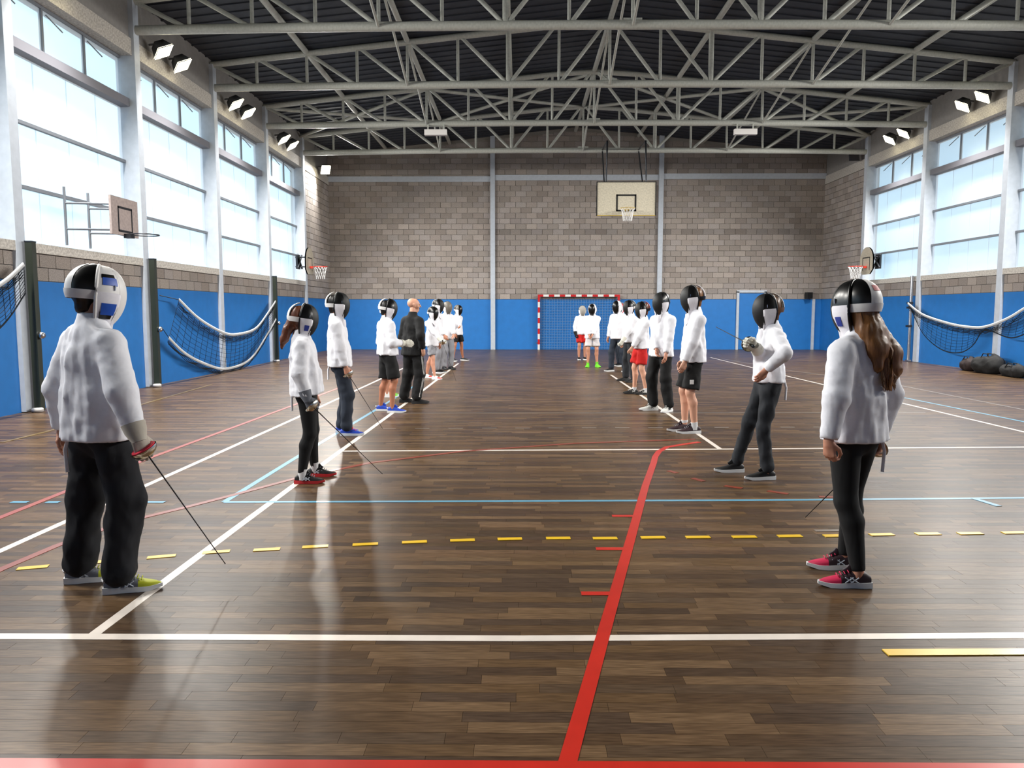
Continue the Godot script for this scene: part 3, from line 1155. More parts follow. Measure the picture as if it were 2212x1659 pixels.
func build_nets() -> void:
	swag(-6.93, [[15.58, 1.68], [16.56, 1.27], [17.83, 0.95], [18.7, 0.88], [20.03, 0.99], [21.1, 1.41], [21.75, 1.72]], [[15.06, 0.92], [15.8, 0.56], [16.96, 0.24], [18.03, 0.09], [19.61, 0.23], [21.13, 0.9], [21.75, 1.22]], "dark net with two white tapes sagging along the blue wall", true, Vector2(14.75, 1.75))
	swag(-6.93, [[10.72, 2.10], [10.1, 1.76], [8.9, 1.45], [7.5, 1.7]], [[10.72, 1.70], [10.1, 1.2], [8.9, 0.75], [7.5, 1.0]], "dark net with white tape at the picture edge beside the white-masked fencer", false, Vector2(-1, 0))
	swag(11.07, [[22.0, 1.67], [21.15, 1.35], [19.78, 1.12], [18.78, 1.05], [18.23, 1.09], [17.56, 1.26], [17.07, 1.45], [16.4, 1.75]], [[21.85, 1.55], [21.1, 0.84], [20.15, 0.45], [19.3, 0.41], [18.74, 0.63], [18.3, 1.0], [17.3, 0.85], [16.5, 1.1]], "dark net with one white tape sagging on the wall behind the long-haired fencer", false, Vector2(-1, 0))
	for e in [[-6.98, 10.97, "dark green net post nearest the white-masked fencer"], [-6.98, 14.62, "dark green net post where the two-tape net begins"], [-6.98, 21.9, "dark green net post where the two-tape net ends"]]:
		var t := thing("net_post", e[2], "post", Vector3(e[0], 0, -e[1]), 0, "net posts along the blue wall")
		boxpart("shaft", Vector3(0, 1.22, 0), Vector3(0.10, 2.42, 0.10), "post_green", t)
		boxpart("cap", Vector3(0, 2.435, 0), Vector3(0.11, 0.02, 0.11), "metal_dark", t)
		var b := B.new()
		b.lathe([Vector2(0.0, 0.06), Vector2(0.06, 0.06), Vector2(0.075, 0.05), Vector2(0.08, 0.004), Vector2(0.0, 0.004)], Vector3(0.03, 0, 0.10), Basis.IDENTITY, 12)
		put("foot", b, "goal_white", t)
		var w := B.new()
		w.lathe([Vector2(0.0, -0.03), Vector2(0.05, -0.03), Vector2(0.05, 0.03), Vector2(0.0, 0.03)], Vector3(0.08, 1.1, 0), Basis(Vector3.RIGHT, PI / 2), 10)
		put("winch", w, "metal_bright", t)
	var p := thing("net_post", "grey metal net post with fittings on the wall behind the long-haired fencer", "post", Vector3(11.20, 0, -22.08), 0, "")
	var b2 := B.new()
	b2.tube([Vector3(0, 0.01, 0), Vector3(0, 2.45, 0)], [0.045], 10)
	put("shaft", b2, "metal_bright", p)
	for yy in [1.55, 1.68, 1.02]:
		boxpart("clamp", Vector3(-0.03, yy, 0.0), Vector3(0.13, 0.06, 0.12), "metal_dark", p)
	boxpart("foot", Vector3(0, 0.03, 0), Vector3(0.12, 0.05, 0.12), "metal_bright", p)


func build_bags() -> void:
	var specs := [[Vector3(11.0, 0, -18.78), 0.62, 0.34, 0.44, "bag_brown", "dark reddish sports bag at the end of the pile by the blue wall", 1.4], [Vector3(10.95, 0, -17.94), 0.85, 0.46, 0.55, "bag_black", "black sports bag with raised end in the pile by the blue wall", 1.75], [Vector3(10.92, 0, -16.97), 0.95, 0.30, 0.50, "bag_black", "flat black sports bag next to the grey one by the blue wall", 1.5], [Vector3(10.88, 0, -16.12), 0.7, 0.28, 0.42, "bag_grey", "grey sports bag at the picture edge by the blue wall", 1.35]]
	for e in specs:
		var t := thing("sports_bag", e[5], "bag", e[0], e[6], "sports bags by the blue wall")
		var L: float = e[1]
		var hh: float = e[2]
		var w: float = e[3]
		var f := F.new(Vector3(-L / 2 - 0.15, -0.05, -w / 2 - 0.15), Vector3(L / 2 + 0.15, hh + 0.3, w / 2 + 0.15), 0.028)
		f.cap(Vector3(-L / 2 + w / 3, hh * 0.42, 0), Vector3(L / 2 - w / 3, hh * 0.40, 0.02), hh * 0.48, hh * 0.42, 0.02)
		f.cap(Vector3(-L / 4, hh * 0.5, 0.05), Vector3(-L / 5, hh * 0.95, 0), hh * 0.3, hh * 0.12, 0.08)
		f.cap(Vector3(L / 5, hh * 0.4, -0.05), Vector3(L / 3, hh * 0.55, 0.08), hh * 0.3, hh * 0.2, 0.08)
		f.ripple(0.025, Vector3(5, 5, 5), 3)
		f.cut(Vector3(0, 0.004, 0), Vector3(0, -1, 0))
		var b := B.new()
		f.into(b)
		put("body", b, e[4], t)
		for s in [-0.1, 0.1]:
			var h := B.new()
			h.tube([Vector3(-0.12, hh * 0.72, s), Vector3(-0.1, hh * 0.98, s * 0.7), Vector3(0.08, hh * 1.0, s * 0.6), Vector3(0.13, hh * 0.68, s)], [0.012], 5)
			put("handle", h, "black_cloth", t)


# ============================== rounded bodies ==================================
class F:
	# a distance field on a grid, meshed as surface nets
	var o: Vector3
	var h: float
	var nx: int
	var ny: int
	var nz: int
	var d := PackedFloat32Array()

	func _init(lo: Vector3, hi: Vector3, cell: float) -> void:
		o = lo
		h = cell
		nx = int(ceil((hi.x - lo.x) / cell)) + 1
		ny = int(ceil((hi.y - lo.y) / cell)) + 1
		nz = int(ceil((hi.z - lo.z) / cell)) + 1
		d.resize(nx * ny * nz)
		d.fill(1000.0)

	# tapered capsule joined with a smooth minimum; 'deep' squashes it along z; flat ends cut it square
	func cap(a: Vector3, b: Vector3, ra: float, rb: float, k: float, deep := 1.0, end_cut := false, start_cut := false) -> void:
		var m := maxf(ra, rb) + k + 2.0 * h
		var lo := a.min(b) - Vector3(m, m, m)
		var hi := a.max(b) + Vector3(m, m, m)
		var i0 := maxi(int((lo.x - o.x) / h), 0)
		var i1 := mini(int((hi.x - o.x) / h) + 1, nx - 1)
		var j0 := maxi(int((lo.y - o.y) / h), 0)
		var j1 := mini(int((hi.y - o.y) / h) + 1, ny - 1)
		var k0 := maxi(int((lo.z - o.z) / h), 0)
		var k1 := mini(int((hi.z - o.z) / h) + 1, nz - 1)
		var ab := b - a
		var iz := 1.0 / deep
		var bx := ab.x
		var by := ab.y
		var bz := ab.z * iz
		var l2 := maxf(bx * bx + by * by + bz * bz, 1e-9)
		var il := 1.0 / l2
		var ln := sqrt(l2)
		var dr := rb - ra
		var dd := d
		for kz in range(k0, k1 + 1):
			var pz := (o.z + kz * h - a.z) * iz
			for jy in range(j0, j1 + 1):
				var py := o.y + jy * h - a.y
				var base := (kz * ny + jy) * nx
				var c0 := py * by + pz * bz
				for i in range(i0, i1 + 1):
					var px := o.x + i * h - a.x
					var t := (px * bx + c0) * il
					var tc := clampf(t, 0.0, 1.0)
					var ex := px - bx * tc
					var ey := py - by * tc
					var ez := pz - bz * tc
					var q := sqrt(ex * ex + ey * ey + ez * ez) - ra - dr * tc
					if end_cut and t > 0.9:
						q = maxf(q, (t - 1.0) * ln)
					if start_cut and t < 0.1:
						q = maxf(q, -t * ln)
					var e := dd[base + i]
					var g := k - absf(e - q)
					if g > 0.0:
						q = minf(e, q) - g * g / (4.0 * k)
						dd[base + i] = q
					elif q < e:
						dd[base + i] = q
		d = dd

	# remove what lies on the side of a plane that its normal points to
	func cut(p: Vector3, n: Vector3) -> void:
		var dd := d
		var idx := 0
		for kz in nz:
			var z := (o.z + kz * h - p.z) * n.z
			for jy in ny:
				var y := z + (o.y + jy * h - p.y) * n.y
				for i in nx:
					var q := y + (o.x + i * h - p.x) * n.x
					if q > dd[idx]:
						dd[idx] = q
					idx += 1
		d = dd

	func ripple(amp: float, freq: Vector3, seed_: int) -> void:
		var ns := FastNoiseLite.new()
		ns.seed = seed_
		ns.frequency = 1.0
		ns.fractal_octaves = 2
		var dd := d
		var idx := 0
		var lim := 3.0 * h + amp
		for kz in nz:
			for jy in ny:
				for i in nx:
					if absf(dd[idx]) < lim:
						dd[idx] += amp * ns.get_noise_3d((o.x + i * h) * freq.x, (o.y + jy * h) * freq.y, (o.z + kz * h) * freq.z)
					idx += 1
		d = dd

	func into(b: B, xf := Transform3D.IDENTITY) -> void:
		var at := PackedInt32Array()
		at.resize(nx * ny * nz)
		at.fill(-1)
		var dd := d
		var sx := 1
		var sy := nx
		var sz := nx * ny
		var first := b.v.size()
		var V := PackedVector3Array()
		var ofs := PackedInt32Array([0, 1, sy, sy + 1, sz, sz + 1, sz + sy, sz + sy + 1])
		var cx := PackedFloat32Array([0, 1, 0, 1, 0, 1, 0, 1])
		var cy := PackedFloat32Array([0, 0, 1, 1, 0, 0, 1, 1])
		var cz := PackedFloat32Array([0, 0, 0, 0, 1, 1, 1, 1])
		var ea := PackedInt32Array([0, 2, 4, 6, 0, 1, 4, 5, 0, 1, 2, 3])
		var eb := PackedInt32Array([1, 3, 5, 7, 2, 3, 6, 7, 4, 5, 6, 7])
		for kz in nz - 1:
			for jy in ny - 1:
				var base := (kz * ny + jy) * nx
				for i in nx - 1:
					var q := base + i
					var f0 := dd[q]
					if absf(f0) > 3.5 * h:
						continue
					var s0 := f0 < 0.0
					if (dd[q + 1] < 0.0) == s0 and (dd[q + sy] < 0.0) == s0 and (dd[q + sy + 1] < 0.0) == s0 and (dd[q + sz] < 0.0) == s0 and (dd[q + sz + 1] < 0.0) == s0 and (dd[q + sz + sy] < 0.0) == s0 and (dd[q + sz + sy + 1] < 0.0) == s0:
						continue
					var ax := 0.0
					var ay := 0.0
					var az := 0.0
					var m := 0
					for e in 12:
						var u := ea[e]
						var w := eb[e]
						var fa := dd[q + ofs[u]]
						var fb := dd[q + ofs[w]]
						if (fa < 0.0) != (fb < 0.0):
							var t := fa / (fa - fb)
							ax += cx[u] + (cx[w] - cx[u]) * t
							ay += cy[u] + (cy[w] - cy[u]) * t
							az += cz[u] + (cz[w] - cz[u]) * t
							m += 1
					at[q] = first + V.size()
					V.append(Vector3(o.x + (i + ax / m) * h, o.y + (jy + ay / m) * h, o.z + (kz + az / m) * h))
		var N := PackedVector3Array()
		N.resize(V.size())
		var ix := PackedInt32Array()
		var st := PackedInt32Array([sx, sy, sz])
		for kz in range(1, nz - 1):
			for jy in range(1, ny - 1):
				var base := (kz * ny + jy) * nx
				for i in range(1, nx - 1):
					var q := base + i
					if at[q] < 0:
						continue
					var s0 := dd[q] < 0.0
					for ax in 3:
						var s1 := dd[q + st[ax]] < 0.0
						if s0 == s1:
							continue
						var u := st[(ax + 1) % 3]
						var w := st[(ax + 2) % 3]
						var v0 := at[q]
						var v1 := at[q - u]
						var v2 := at[q - u - w]
						var v3 := at[q - w]
						if v0 < 0 or v1 < 0 or v2 < 0 or v3 < 0:
							continue
						if not s0:
							var sw := v1
							v1 = v3
							v3 = sw
						var a := V[v0 - first]
						var fn := (V[v1 - first] - a).cross(V[v2 - first] - a) + (V[v2 - first] - a).cross(V[v3 - first] - a)
						N[v0 - first] += fn
						N[v1 - first] += fn
						N[v2 - first] += fn
						N[v3 - first] += fn
						ix.append_array([v0, v2, v1, v0, v3, v2])
		for i in V.size():
			b.v.append(xf * V[i])
			b.n.append((xf.basis * N[i]).normalized())
			if b.colored:
				b.c.append(b.col)
		b.ix.append_array(ix)


# ============================== people ==========================================
# A figure is laid out as joints in its own frame (it faces +z, its left is +x), then covered
# with one body surface; clothes, mask, hair, gloves and shoes are parts on top.
func ik(a: Vector3, b: Vector3, l1: float, l2: float, pole: Vector3) -> Vector3:
	var ab := b - a
	var dist := clampf(ab.length(), 0.05, (l1 + l2) * 0.999)
	var dir := ab.normalized()
	var x := (l1 * l1 - l2 * l2 + dist * dist) / (2.0 * dist)
	var y := sqrt(maxf(l1 * l1 - x * x, 0.0))
	var side := (pole - dir * pole.dot(dir)).normalized()
	return a + dir * x + side * y


func person(sp: Dictionary) -> Node3D:
	var s: float = sp.h / 1.75
	var cell: float = sp.get("cell", 0.02)
	var pos := Vector3(sp.at[0], 0, -sp.at[1])
	var yaw := deg_to_rad(sp.yaw)
	var P := thing("person", sp.label, "person", pos, yaw, "fencers and coach in two rows")
	var inv := Transform3D(Basis(Vector3.UP, yaw), pos).affine_inverse()
	var loc := func(w: Array) -> Vector3: return inv * Vector3(w[0], w[1], -w[2])
	var lean: Vector3 = sp.get("lean", Vector3.ZERO)
	var up := func(p: Vector3) -> Vector3:
		var q := p * s
		return q + lean * maxf(0.0, p.y - 0.9) * s
	var J := {}
	for e in [[1.0, "l"], [-1.0, "r"]]:
		var g: float = e[0]
		var k: String = e[1]
		J["hip" + k] = Vector3(0.088 * g, 0.92, 0) * s
		var f: Vector3 = Vector3(0.10 * g, 0, 0.0) * s
		var fy: float = deg_to_rad(8.0 * g)
		if sp.has(k + "f"):
			var ft: Array = sp[k + "f"]
			f = loc.call([ft[0], 0.0, ft[1]])
			f.y = 0
			fy = deg_to_rad(ft[2]) - yaw
		J["foot" + k] = f
		J["fyaw" + k] = fy
		var fwd := Vector3(sin(fy), 0, cos(fy))
		J["ankle" + k] = f + Vector3(0, 0.085, 0) * s - fwd * 0.005
		J["knee" + k] = ik(J["hip" + k], J["ankle" + k], 0.425 * s, 0.42 * s, (fwd + Vector3(0, 0, 0.6)).normalized())
		J["sh" + k] = up.call(Vector3(0.162 * g, 1.362, -0.012))
		var wr: Vector3 = up.call(Vector3(0.235 * g, 0.865, 0.06))
		if sp.has(k + "w"):
			wr = loc.call(sp[k + "w"])
		var pole: Vector3 = sp.get(k + "pole", Vector3(0.75 * g, -0.25, -0.8))
		J["elbow" + k] = ik(J["sh" + k], wr, 0.272 * s, 0.246 * s, pole)
		var reach: Vector3 = wr - J["elbow" + k]
		J["wrist" + k] = J["elbow" + k] + reach.normalized() * 0.246 * s
		var hd: Vector3 = reach.normalized()
		if sp.has(k + "h"):
			var hw: Vector3 = sp[k + "h"]
			hd = (Basis(Vector3.UP, -yaw) * hw).normalized()
		J["hand" + k] = hd
	var head: Vector3 = up.call(Vector3(0, 1.628, 0.02))
	var neck: Vector3 = up.call(Vector3(0, 1.46, -0.012))
	var hb := Basis(Vector3.UP, deg_to_rad(sp.get("head_yaw", 0.0))) * Basis(Vector3.RIGHT, deg_to_rad(sp.get("head_pitch", 5.0)))

	# ---- body: one continuous surface
	var b := B.new()
	var lo := Vector3(9, 9, 9)
	var hi := -lo
	for k in J:
		if J[k] is Vector3 and not k.begins_with("hand"):
			lo = lo.min(J[k])
			hi = hi.max(J[k])
	lo -= Vector3(0.18, 0.05, 0.26)
	hi += Vector3(0.18, 0, 0.26)
	hi.y = head.y
	var bc := maxf(cell * 1.15, 0.015)
	var f := F.new(Vector3(lo.x, -0.03, lo.z), hi, bc)
	var bare: bool = sp.legs == "shorts"
	var lr := 1.0 if bare else 0.72
	f.cap(up.call(Vector3(0, 1.36, -0.01)), up.call(Vector3(0, 1.12, 0)), 0.115 * s, 0.10 * s, 0.05, 0.68)
	f.cap(up.call(Vector3(0, 1.12, 0)), Vector3(0, 0.95, 0) * s, 0.10 * s, 0.115 * s, 0.05, 0.7)
	f.cap(neck - Vector3(0, 0.08, 0), head - Vector3(0, 0.05, 0.02), 0.056 * s, 0.052 * s, 0.03)
	for k in ["l", "r"]:
		f.cap(J["sh" + k], J["elbow" + k], 0.042 * s, 0.036 * s, 0.03)
		f.cap(J["elbow" + k], J["wrist" + k], 0.036 * s, 0.026 * s, 0.02)
		f.cap(J["hip" + k], J["knee" + k], 0.082 * s * lr, 0.055 * s * lr, 0.03)
		var kn: Vector3 = J["knee" + k]
		var an: Vector3 = J["ankle" + k]
		var fwd := Vector3(sin(J["fyaw" + k]), 0, cos(J["fyaw" + k]))
		var calf := kn.lerp(an, 0.30) - fwd * 0.018
		f.cap(kn, calf, 0.053 * s * lr, 0.055 * s * lr, 0.02)
		f.cap(calf, an, 0.055 * s * lr, 0.034 * s, 0.02)
		f.cap(an - Vector3(0, 0.04, 0), an - Vector3(0, 0.05, 0) + fwd * 0.12, 0.030 * s, 0.026 * s, 0.02)
	f.into(b)
	head_shape(b, head, hb, s, clampf(cell * 0.5, 0.007, 0.014))
	for e in [["l", 1.0], ["r", -1.0]]:
		var k: String = e[0]
		if sp.has("glove_" + k):
			continue
		hand_shape(b, J["wrist" + k], J["hand" + k], e[1], sp.get(k + "curl", 0.38), 0.92 * s, clampf(cell * 0.36, 0.005, 0.010), sp.get(k + "palm", Vector3.ZERO))
	put("body", b, sp.get("skin", "skin"), P)

	# ---- gloves
	for e in [["l", 1.0], ["r", -1.0]]:
		var k: String = e[0]
		if not sp.has("glove_" + k):
			continue
		var gb := B.new()
		hand_shape(gb, J["wrist" + k], J["hand" + k], e[1], sp.get(k + "curl", 0.9), 1.22 * s, clampf(cell * 0.40, 0.0055, 0.011), sp.get(k + "palm", Vector3.ZERO))
		var el: Vector3 = J["elbow" + k]
		var wr: Vector3 = J["wrist" + k]
		var cuff := (el - wr).normalized()
		gb.tube([wr - cuff * 0.03, wr + cuff * 0.02, wr + cuff * 0.065], [0.036 * s, 0.055 * s, 0.061 * s], 14)
		put("glove", gb, sp["glove_" + k], P)

	# ---- jacket
	var hem: float = sp.get("hem", 0.83)
	var width: float = sp.get("wide", 1.0)
	var jm: String = sp.get("jacket", "jacket")
	var jl := Vector3(9, 9, 9)
	var jh := -jl
	for k in ["shl", "shr", "elbowl", "elbowr", "wristl", "wristr"]:
		jl = jl.min(J[k])
		jh = jh.max(J[k])
	jl = jl.min(Vector3(-0.20, hem - 0.02, -0.15) * s) - Vector3(0.1, 0.06, 0.1)
	jh = jh.max(Vector3(0.20, 1.5, 0.15) * s) + Vector3(0.1, 0.12, 0.1)
	f = F.new(jl, jh, cell)
	f.cap(up.call(Vector3(0, 1.25, -0.005)), up.call(Vector3(0, 1.08, 0.0)), 0.166 * s * width, 0.160 * s * width, 0.05, 0.72)
	f.cap(up.call(Vector3(0, 1.08, 0.0)), Vector3(0, hem - 0.10, 0.005) * s, 0.160 * s * width, 0.172 * s * width, 0.05, 0.80)
	for g in [-1.0, 1.0]:
		f.cap(Vector3(0.050 * g, 1.05, 0) * s, Vector3(0.066 * g, hem - 0.10, 0.0) * s, 0.130 * s * width, 0.150 * s * width, 0.05, 0.92)
		f.cap(up.call(Vector3(0.035 * g, 1.415, -0.012)), up.call(Vector3(0.145 * g, 1.362, -0.012)), 0.070 * s, 0.074 * s, 0.06)
	var near: bool = cell < 0.014
	f.ripple(0.020, Vector3(9, 2.0, 9) / s, int(sp.at[1] * 100))
	f.ripple(0.004 if near else 0.007, Vector3(14, 7, 14) / s, int(sp.at[1] * 77))
	f.cut(Vector3(0, hem, 0) * s, Vector3(sp.get("hem_tilt", 0.0), -1, sp.get("hem_slope", 0.0)).normalized())
	for k in ["l", "r"]:
		f.cap(J["sh" + k], J["elbow" + k], 0.076 * s, 0.068 * s * width, 0.035)
		f.cap(J["elbow" + k], J["wrist" + k] + (J["elbow" + k] - J["wrist" + k]).normalized() * 0.012, 0.068 * s * width, 0.049 * s, 0.02, 1.0, true)
	f.ripple(0.005 if near else 0.008, Vector3(9, 14, 9) / s, int(sp.at[1] * 55))
	f.cap(neck - Vector3(0, 0.06, 0), neck + (head - neck) * 0.36, 0.086 * s, 0.072 * s, 0.035, 1.0, true)
	b = B.new()
	f.into(b)
	var jk := put("jacket" if jm != "black_cloth" else "tracksuit_top", b, jm, P)
	if jm != "black_cloth":
		jk.set_meta("label", "white fencing jacket")
		# strap that passes between the legs, and the cuff seams
		if cell < 0.017:
			var sb := B.new()
			var sd: float = sp.get("strap_side", 1.0)
			sb.tube([Vector3(0.06 * sd, hem + 0.03, -0.130) * s, Vector3(0.065 * sd, hem - 0.05, -0.150) * s, Vector3(0.055 * sd, hem - 0.17, -0.150) * s], [0.011 * s], 6, 0.3, Vector3(1, 0, 0))
			put("strap", sb, jm, jk)

	# ---- legs
	var lm: String = sp.leg_mat
	f = F.new(Vector3(lo.x, -0.02, lo.z), Vector3(hi.x, 1.12 * s, hi.z), cell)
	f.cap(Vector3(0, 1.02, 0) * s, Vector3(0, 0.90, -0.01) * s, 0.135 * s, 0.150 * s, 0.04, 0.74, false, true)
	var bag: float = sp.get("baggy", 1.0)
	for k in ["l", "r"]:
		var hp: Vector3 = J["hip" + k]
		var kn: Vector3 = J["knee" + k]
		var an: Vector3 = J["ankle" + k]
		var fwd := Vector3(sin(J["fyaw" + k]), 0, cos(J["fyaw" + k]))
		if sp.legs == "shorts":
			f.cap(hp, hp.lerp(kn, sp.get("short_len", 0.82)), 0.094 * s, 0.104 * s * bag, 0.03, 1.0, true)
		elif sp.legs == "leggings":
			f.cap(hp - Vector3(0, 0.02, 0), kn, 0.098 * s, 0.064 * s, 0.03)
			var calf := kn.lerp(an, 0.28) - fwd * 0.015
			f.cap(kn, calf, 0.064 * s, 0.064 * s, 0.02)
			f.cap(calf, an + Vector3(0, 0.01, 0), 0.064 * s, 0.041 * s, 0.02, 1.0, true)
		else:
			f.cap(hp, kn, 0.096 * s, 0.080 * s * bag, 0.03)
			f.cap(kn, an.lerp(kn, 0.10), 0.080 * s * bag, 0.074 * s * bag, 0.03)
			f.cap(an.lerp(kn, 0.10), an - Vector3(0, 0.005, 0), 0.070 * s * bag, 0.056 * s * bag, 0.02, 1.0, true)
	if sp.legs != "leggings":
		f.ripple(0.016, Vector3(7, 5, 7) / s, int(sp.at[1] * 31))
	b = B.new()
	f.into(b)
	var lg := put(sp.legs, b, lm, P)
	lg.set_meta("label", sp.get("leg_label", lm.replace("_cloth", "").replace("_", " ") + " " + sp.legs))
	if sp.has("stripe"):
		for e in [["l", 1.0], ["r", -1.0]]:
			var k: String = e[0]
			var g: float = e[1]
			for o in [-0.012, 0.014]:
				var sb := B.new()
				var out := Vector3(g * 0.95, 0, o * 8)
				sb.tube([J["hip" + k] + out * 0.108 * s, J["knee" + k] + out * 0.088 * s * bag, J["ankle" + k] + out * 0.080 * s * bag + Vector3(0, 0.03, 0)], [0.0075], 5)
				put("stripe", sb, "goal_white", lg)
	if sp.has("logo"):
		var lp: Vector3 = (J["hipl"] as Vector3).lerp(J["kneel"], 0.68) + Vector3(0.112, 0, 0.03) * s
		boxpart("badge", lp, Vector3(0.008, 0.05, 0.045), "goal_white", lg)

	# ---- shoes and socks
	for k in ["l", "r"]:
		shoe(P, J["foot" + k], J["fyaw" + k], s * sp.get("shoe_size", 1.0), sp.shoes, cell, -1.0 if k == "r" else 1.0)
		if sp.has("socks"):
			var sb := B.new()
			var an: Vector3 = J["ankle" + k]
			var kn: Vector3 = J["knee" + k]
			sb.tube([an - Vector3(0, 0.04, 0), an.lerp(kn, 0.07), an.lerp(kn, sp.get("sock_len", 0.16))], [0.040 * s, 0.041 * s, 0.043 * s], 12)
			put("sock", sb, sp.socks, P)

	# ---- hair, mask
	if sp.has("hair"):
		hair(P, head, hb, s, sp, cell)
	if sp.has("mask"):
		mask(P, head, hb, s, sp.mask, cell)
	if sp.has("face"):
		for g in [-1.0, 1.0]:
			var eb := B.new()
			eb.lathe([Vector2(0, -0.011), Vector2(0.009, -0.006), Vector2(0.011, 0), Vector2(0.009, 0.006), Vector2(0, 0.011)], head + hb * (Vector3(0.032 * g, 0.005, 0.086) * s), Basis.IDENTITY, 10)
			put("eye", eb, "hair_dark", P)
		var mo := B.new()
		mo.tube([head + hb * (Vector3(-0.024, -0.060, 0.088) * s), head + hb * (Vector3(0, -0.060, 0.096) * s), head + hb * (Vector3(0.024, -0.060, 0.088) * s)], [0.005], 5)
		put("mouth", mo, "bag_brown", P)
	P.set_meta("grip_r", J["wristr"] + J["handr"] * 0.065 * s)
	P.set_meta("grip_l", J["wristl"] + J["handl"] * 0.065 * s)
	return P


func head_shape(b: B, c: Vector3, hb: Basis, s: float, cell: float) -> void:
	var f := F.new(Vector3(-0.13, -0.18, -0.15) * s, Vector3(0.13, 0.16, 0.16) * s, cell)
	f.cap(Vector3(0, 0.030, 0.01) * s, Vector3(0, 0.038, -0.030) * s, 0.079 * s, 0.079 * s, 0.02)
	f.cap(Vector3(0, -0.02, 0.03) * s, Vector3(0, -0.075, 0.050) * s, 0.064 * s, 0.036 * s, 0.03)
	f.cap(Vector3(-0.045, 0.03, 0.068) * s, Vector3(0.045, 0.03, 0.068) * s, 0.016 * s, 0.016 * s, 0.02)
	f.cap(Vector3(-0.042, -0.025, 0.06) * s, Vector3(0.042, -0.025, 0.06) * s, 0.02 * s, 0.02 * s, 0.02)
	f.cap(Vector3(0, 0.018, 0.092) * s, Vector3(0, -0.026, 0.112) * s, 0.010 * s, 0.014 * s, 0.01)
	f.cap(Vector3(0, -0.11, 0.0) * s, Vector3(0, -0.16, -0.025) * s, 0.052 * s, 0.054 * s, 0.03)
	for g in [-1.0, 1.0]:
		f.cap(Vector3(0.078 * g, 0.018, -0.008) * s, Vector3(0.076 * g, -0.030, 0.0) * s, 0.015 * s, 0.010 * s, 0.008)
		f.cap(Vector3(0.088 * g, 0.020, -0.020) * s, Vector3(0.084 * g, -0.01, -0.016) * s, 0.011 * s, 0.009 * s, 0.008)
	f.into(b, Transform3D(hb, c))


# palm, four fingers of different lengths and a thumb from the side of the palm
func hand_shape(b: B, w: Vector3, dir: Vector3, side: float, curl: float, s: float, cell: float, palm := Vector3.ZERO) -> void:
	var d := dir.normalized()
	var n := palm if palm != Vector3.ZERO else Vector3(-side, 0.0, 0.15)
	n = (n - d * n.dot(d)).normalized()
	var a := n.cross(d).normalized() * 1.0
	if a.z < 0 and absf(d.y) > 0.5:
		a = -a
	var lo := Vector3(-0.14, -0.14, -0.14) * s
	var f := F.new(Vector3(-0.09, -0.06, -0.10) * s, Vector3(0.09, 0.22, 0.11) * s, cell)
	# own axes: x across to the thumb, y along the hand, z the way the palm looks
	var rows := [[0.030, 0.088, 0.070], [0.010, 0.092, 0.080], [-0.010, 0.088, 0.073], [-0.028, 0.080, 0.056]]
	for r in rows:
		var kx: float = r[0]
		var ky: float = r[1]
		var ln: float = r[2]
		f.cap(Vector3(kx * 0.55, 0.0, 0) * s, Vector3(kx, ky, 0) * s, 0.0165 * s, 0.0125 * s, 0.012)
		var p := Vector3(kx, ky, 0.002)
		var ang := 0.0
		var q := p
		for i in 3:
			ang += curl * [0.85, 1.15, 0.8][i]
			q = p + Vector3(kx * 0.03, cos(ang), sin(ang)) * ln * [0.45, 0.32, 0.25][i]
			f.cap(p * s, q * s, (0.0105 - 0.0008 * i) * s, (0.0098 - 0.0010 * i) * s, 0.004)
			p = q
	f.cap(Vector3(0.0, 0.03, 0) * s, Vector3(0.0, 0.07, 0.002) * s, 0.022 * s, 0.018 * s, 0.014)
	f.cap(Vector3(0, -0.03, 0) * s, Vector3(0, 0.02, 0) * s, 0.025 * s, 0.021 * s, 0.014)
	var t0 := Vector3(0.024, 0.022, 0.006)
	var t1 := t0 + Vector3(0.026, 0.030, 0.010 + 0.012 * curl)
	var t2 := t1 + Vector3(0.006 - 0.010 * curl, 0.030, 0.008 + 0.012 * curl)
	var t3 := t2 + Vector3(-0.004 - 0.014 * curl, 0.022, 0.010 * curl)
	f.cap(t0 * s, t1 * s, 0.0155 * s, 0.0125 * s, 0.010)
	f.cap(t1 * s, t2 * s, 0.0120 * s, 0.0110 * s, 0.004)
	f.cap(t2 * s, t3 * s, 0.0110 * s, 0.0090 * s, 0.004)
	# keep a right-handed frame so that faces stay outward
	var xb := Basis(a, d, n)
	if xb.determinant() < 0:
		xb = Basis(-a, d, n)
	f.into(b, Transform3D(xb, w))


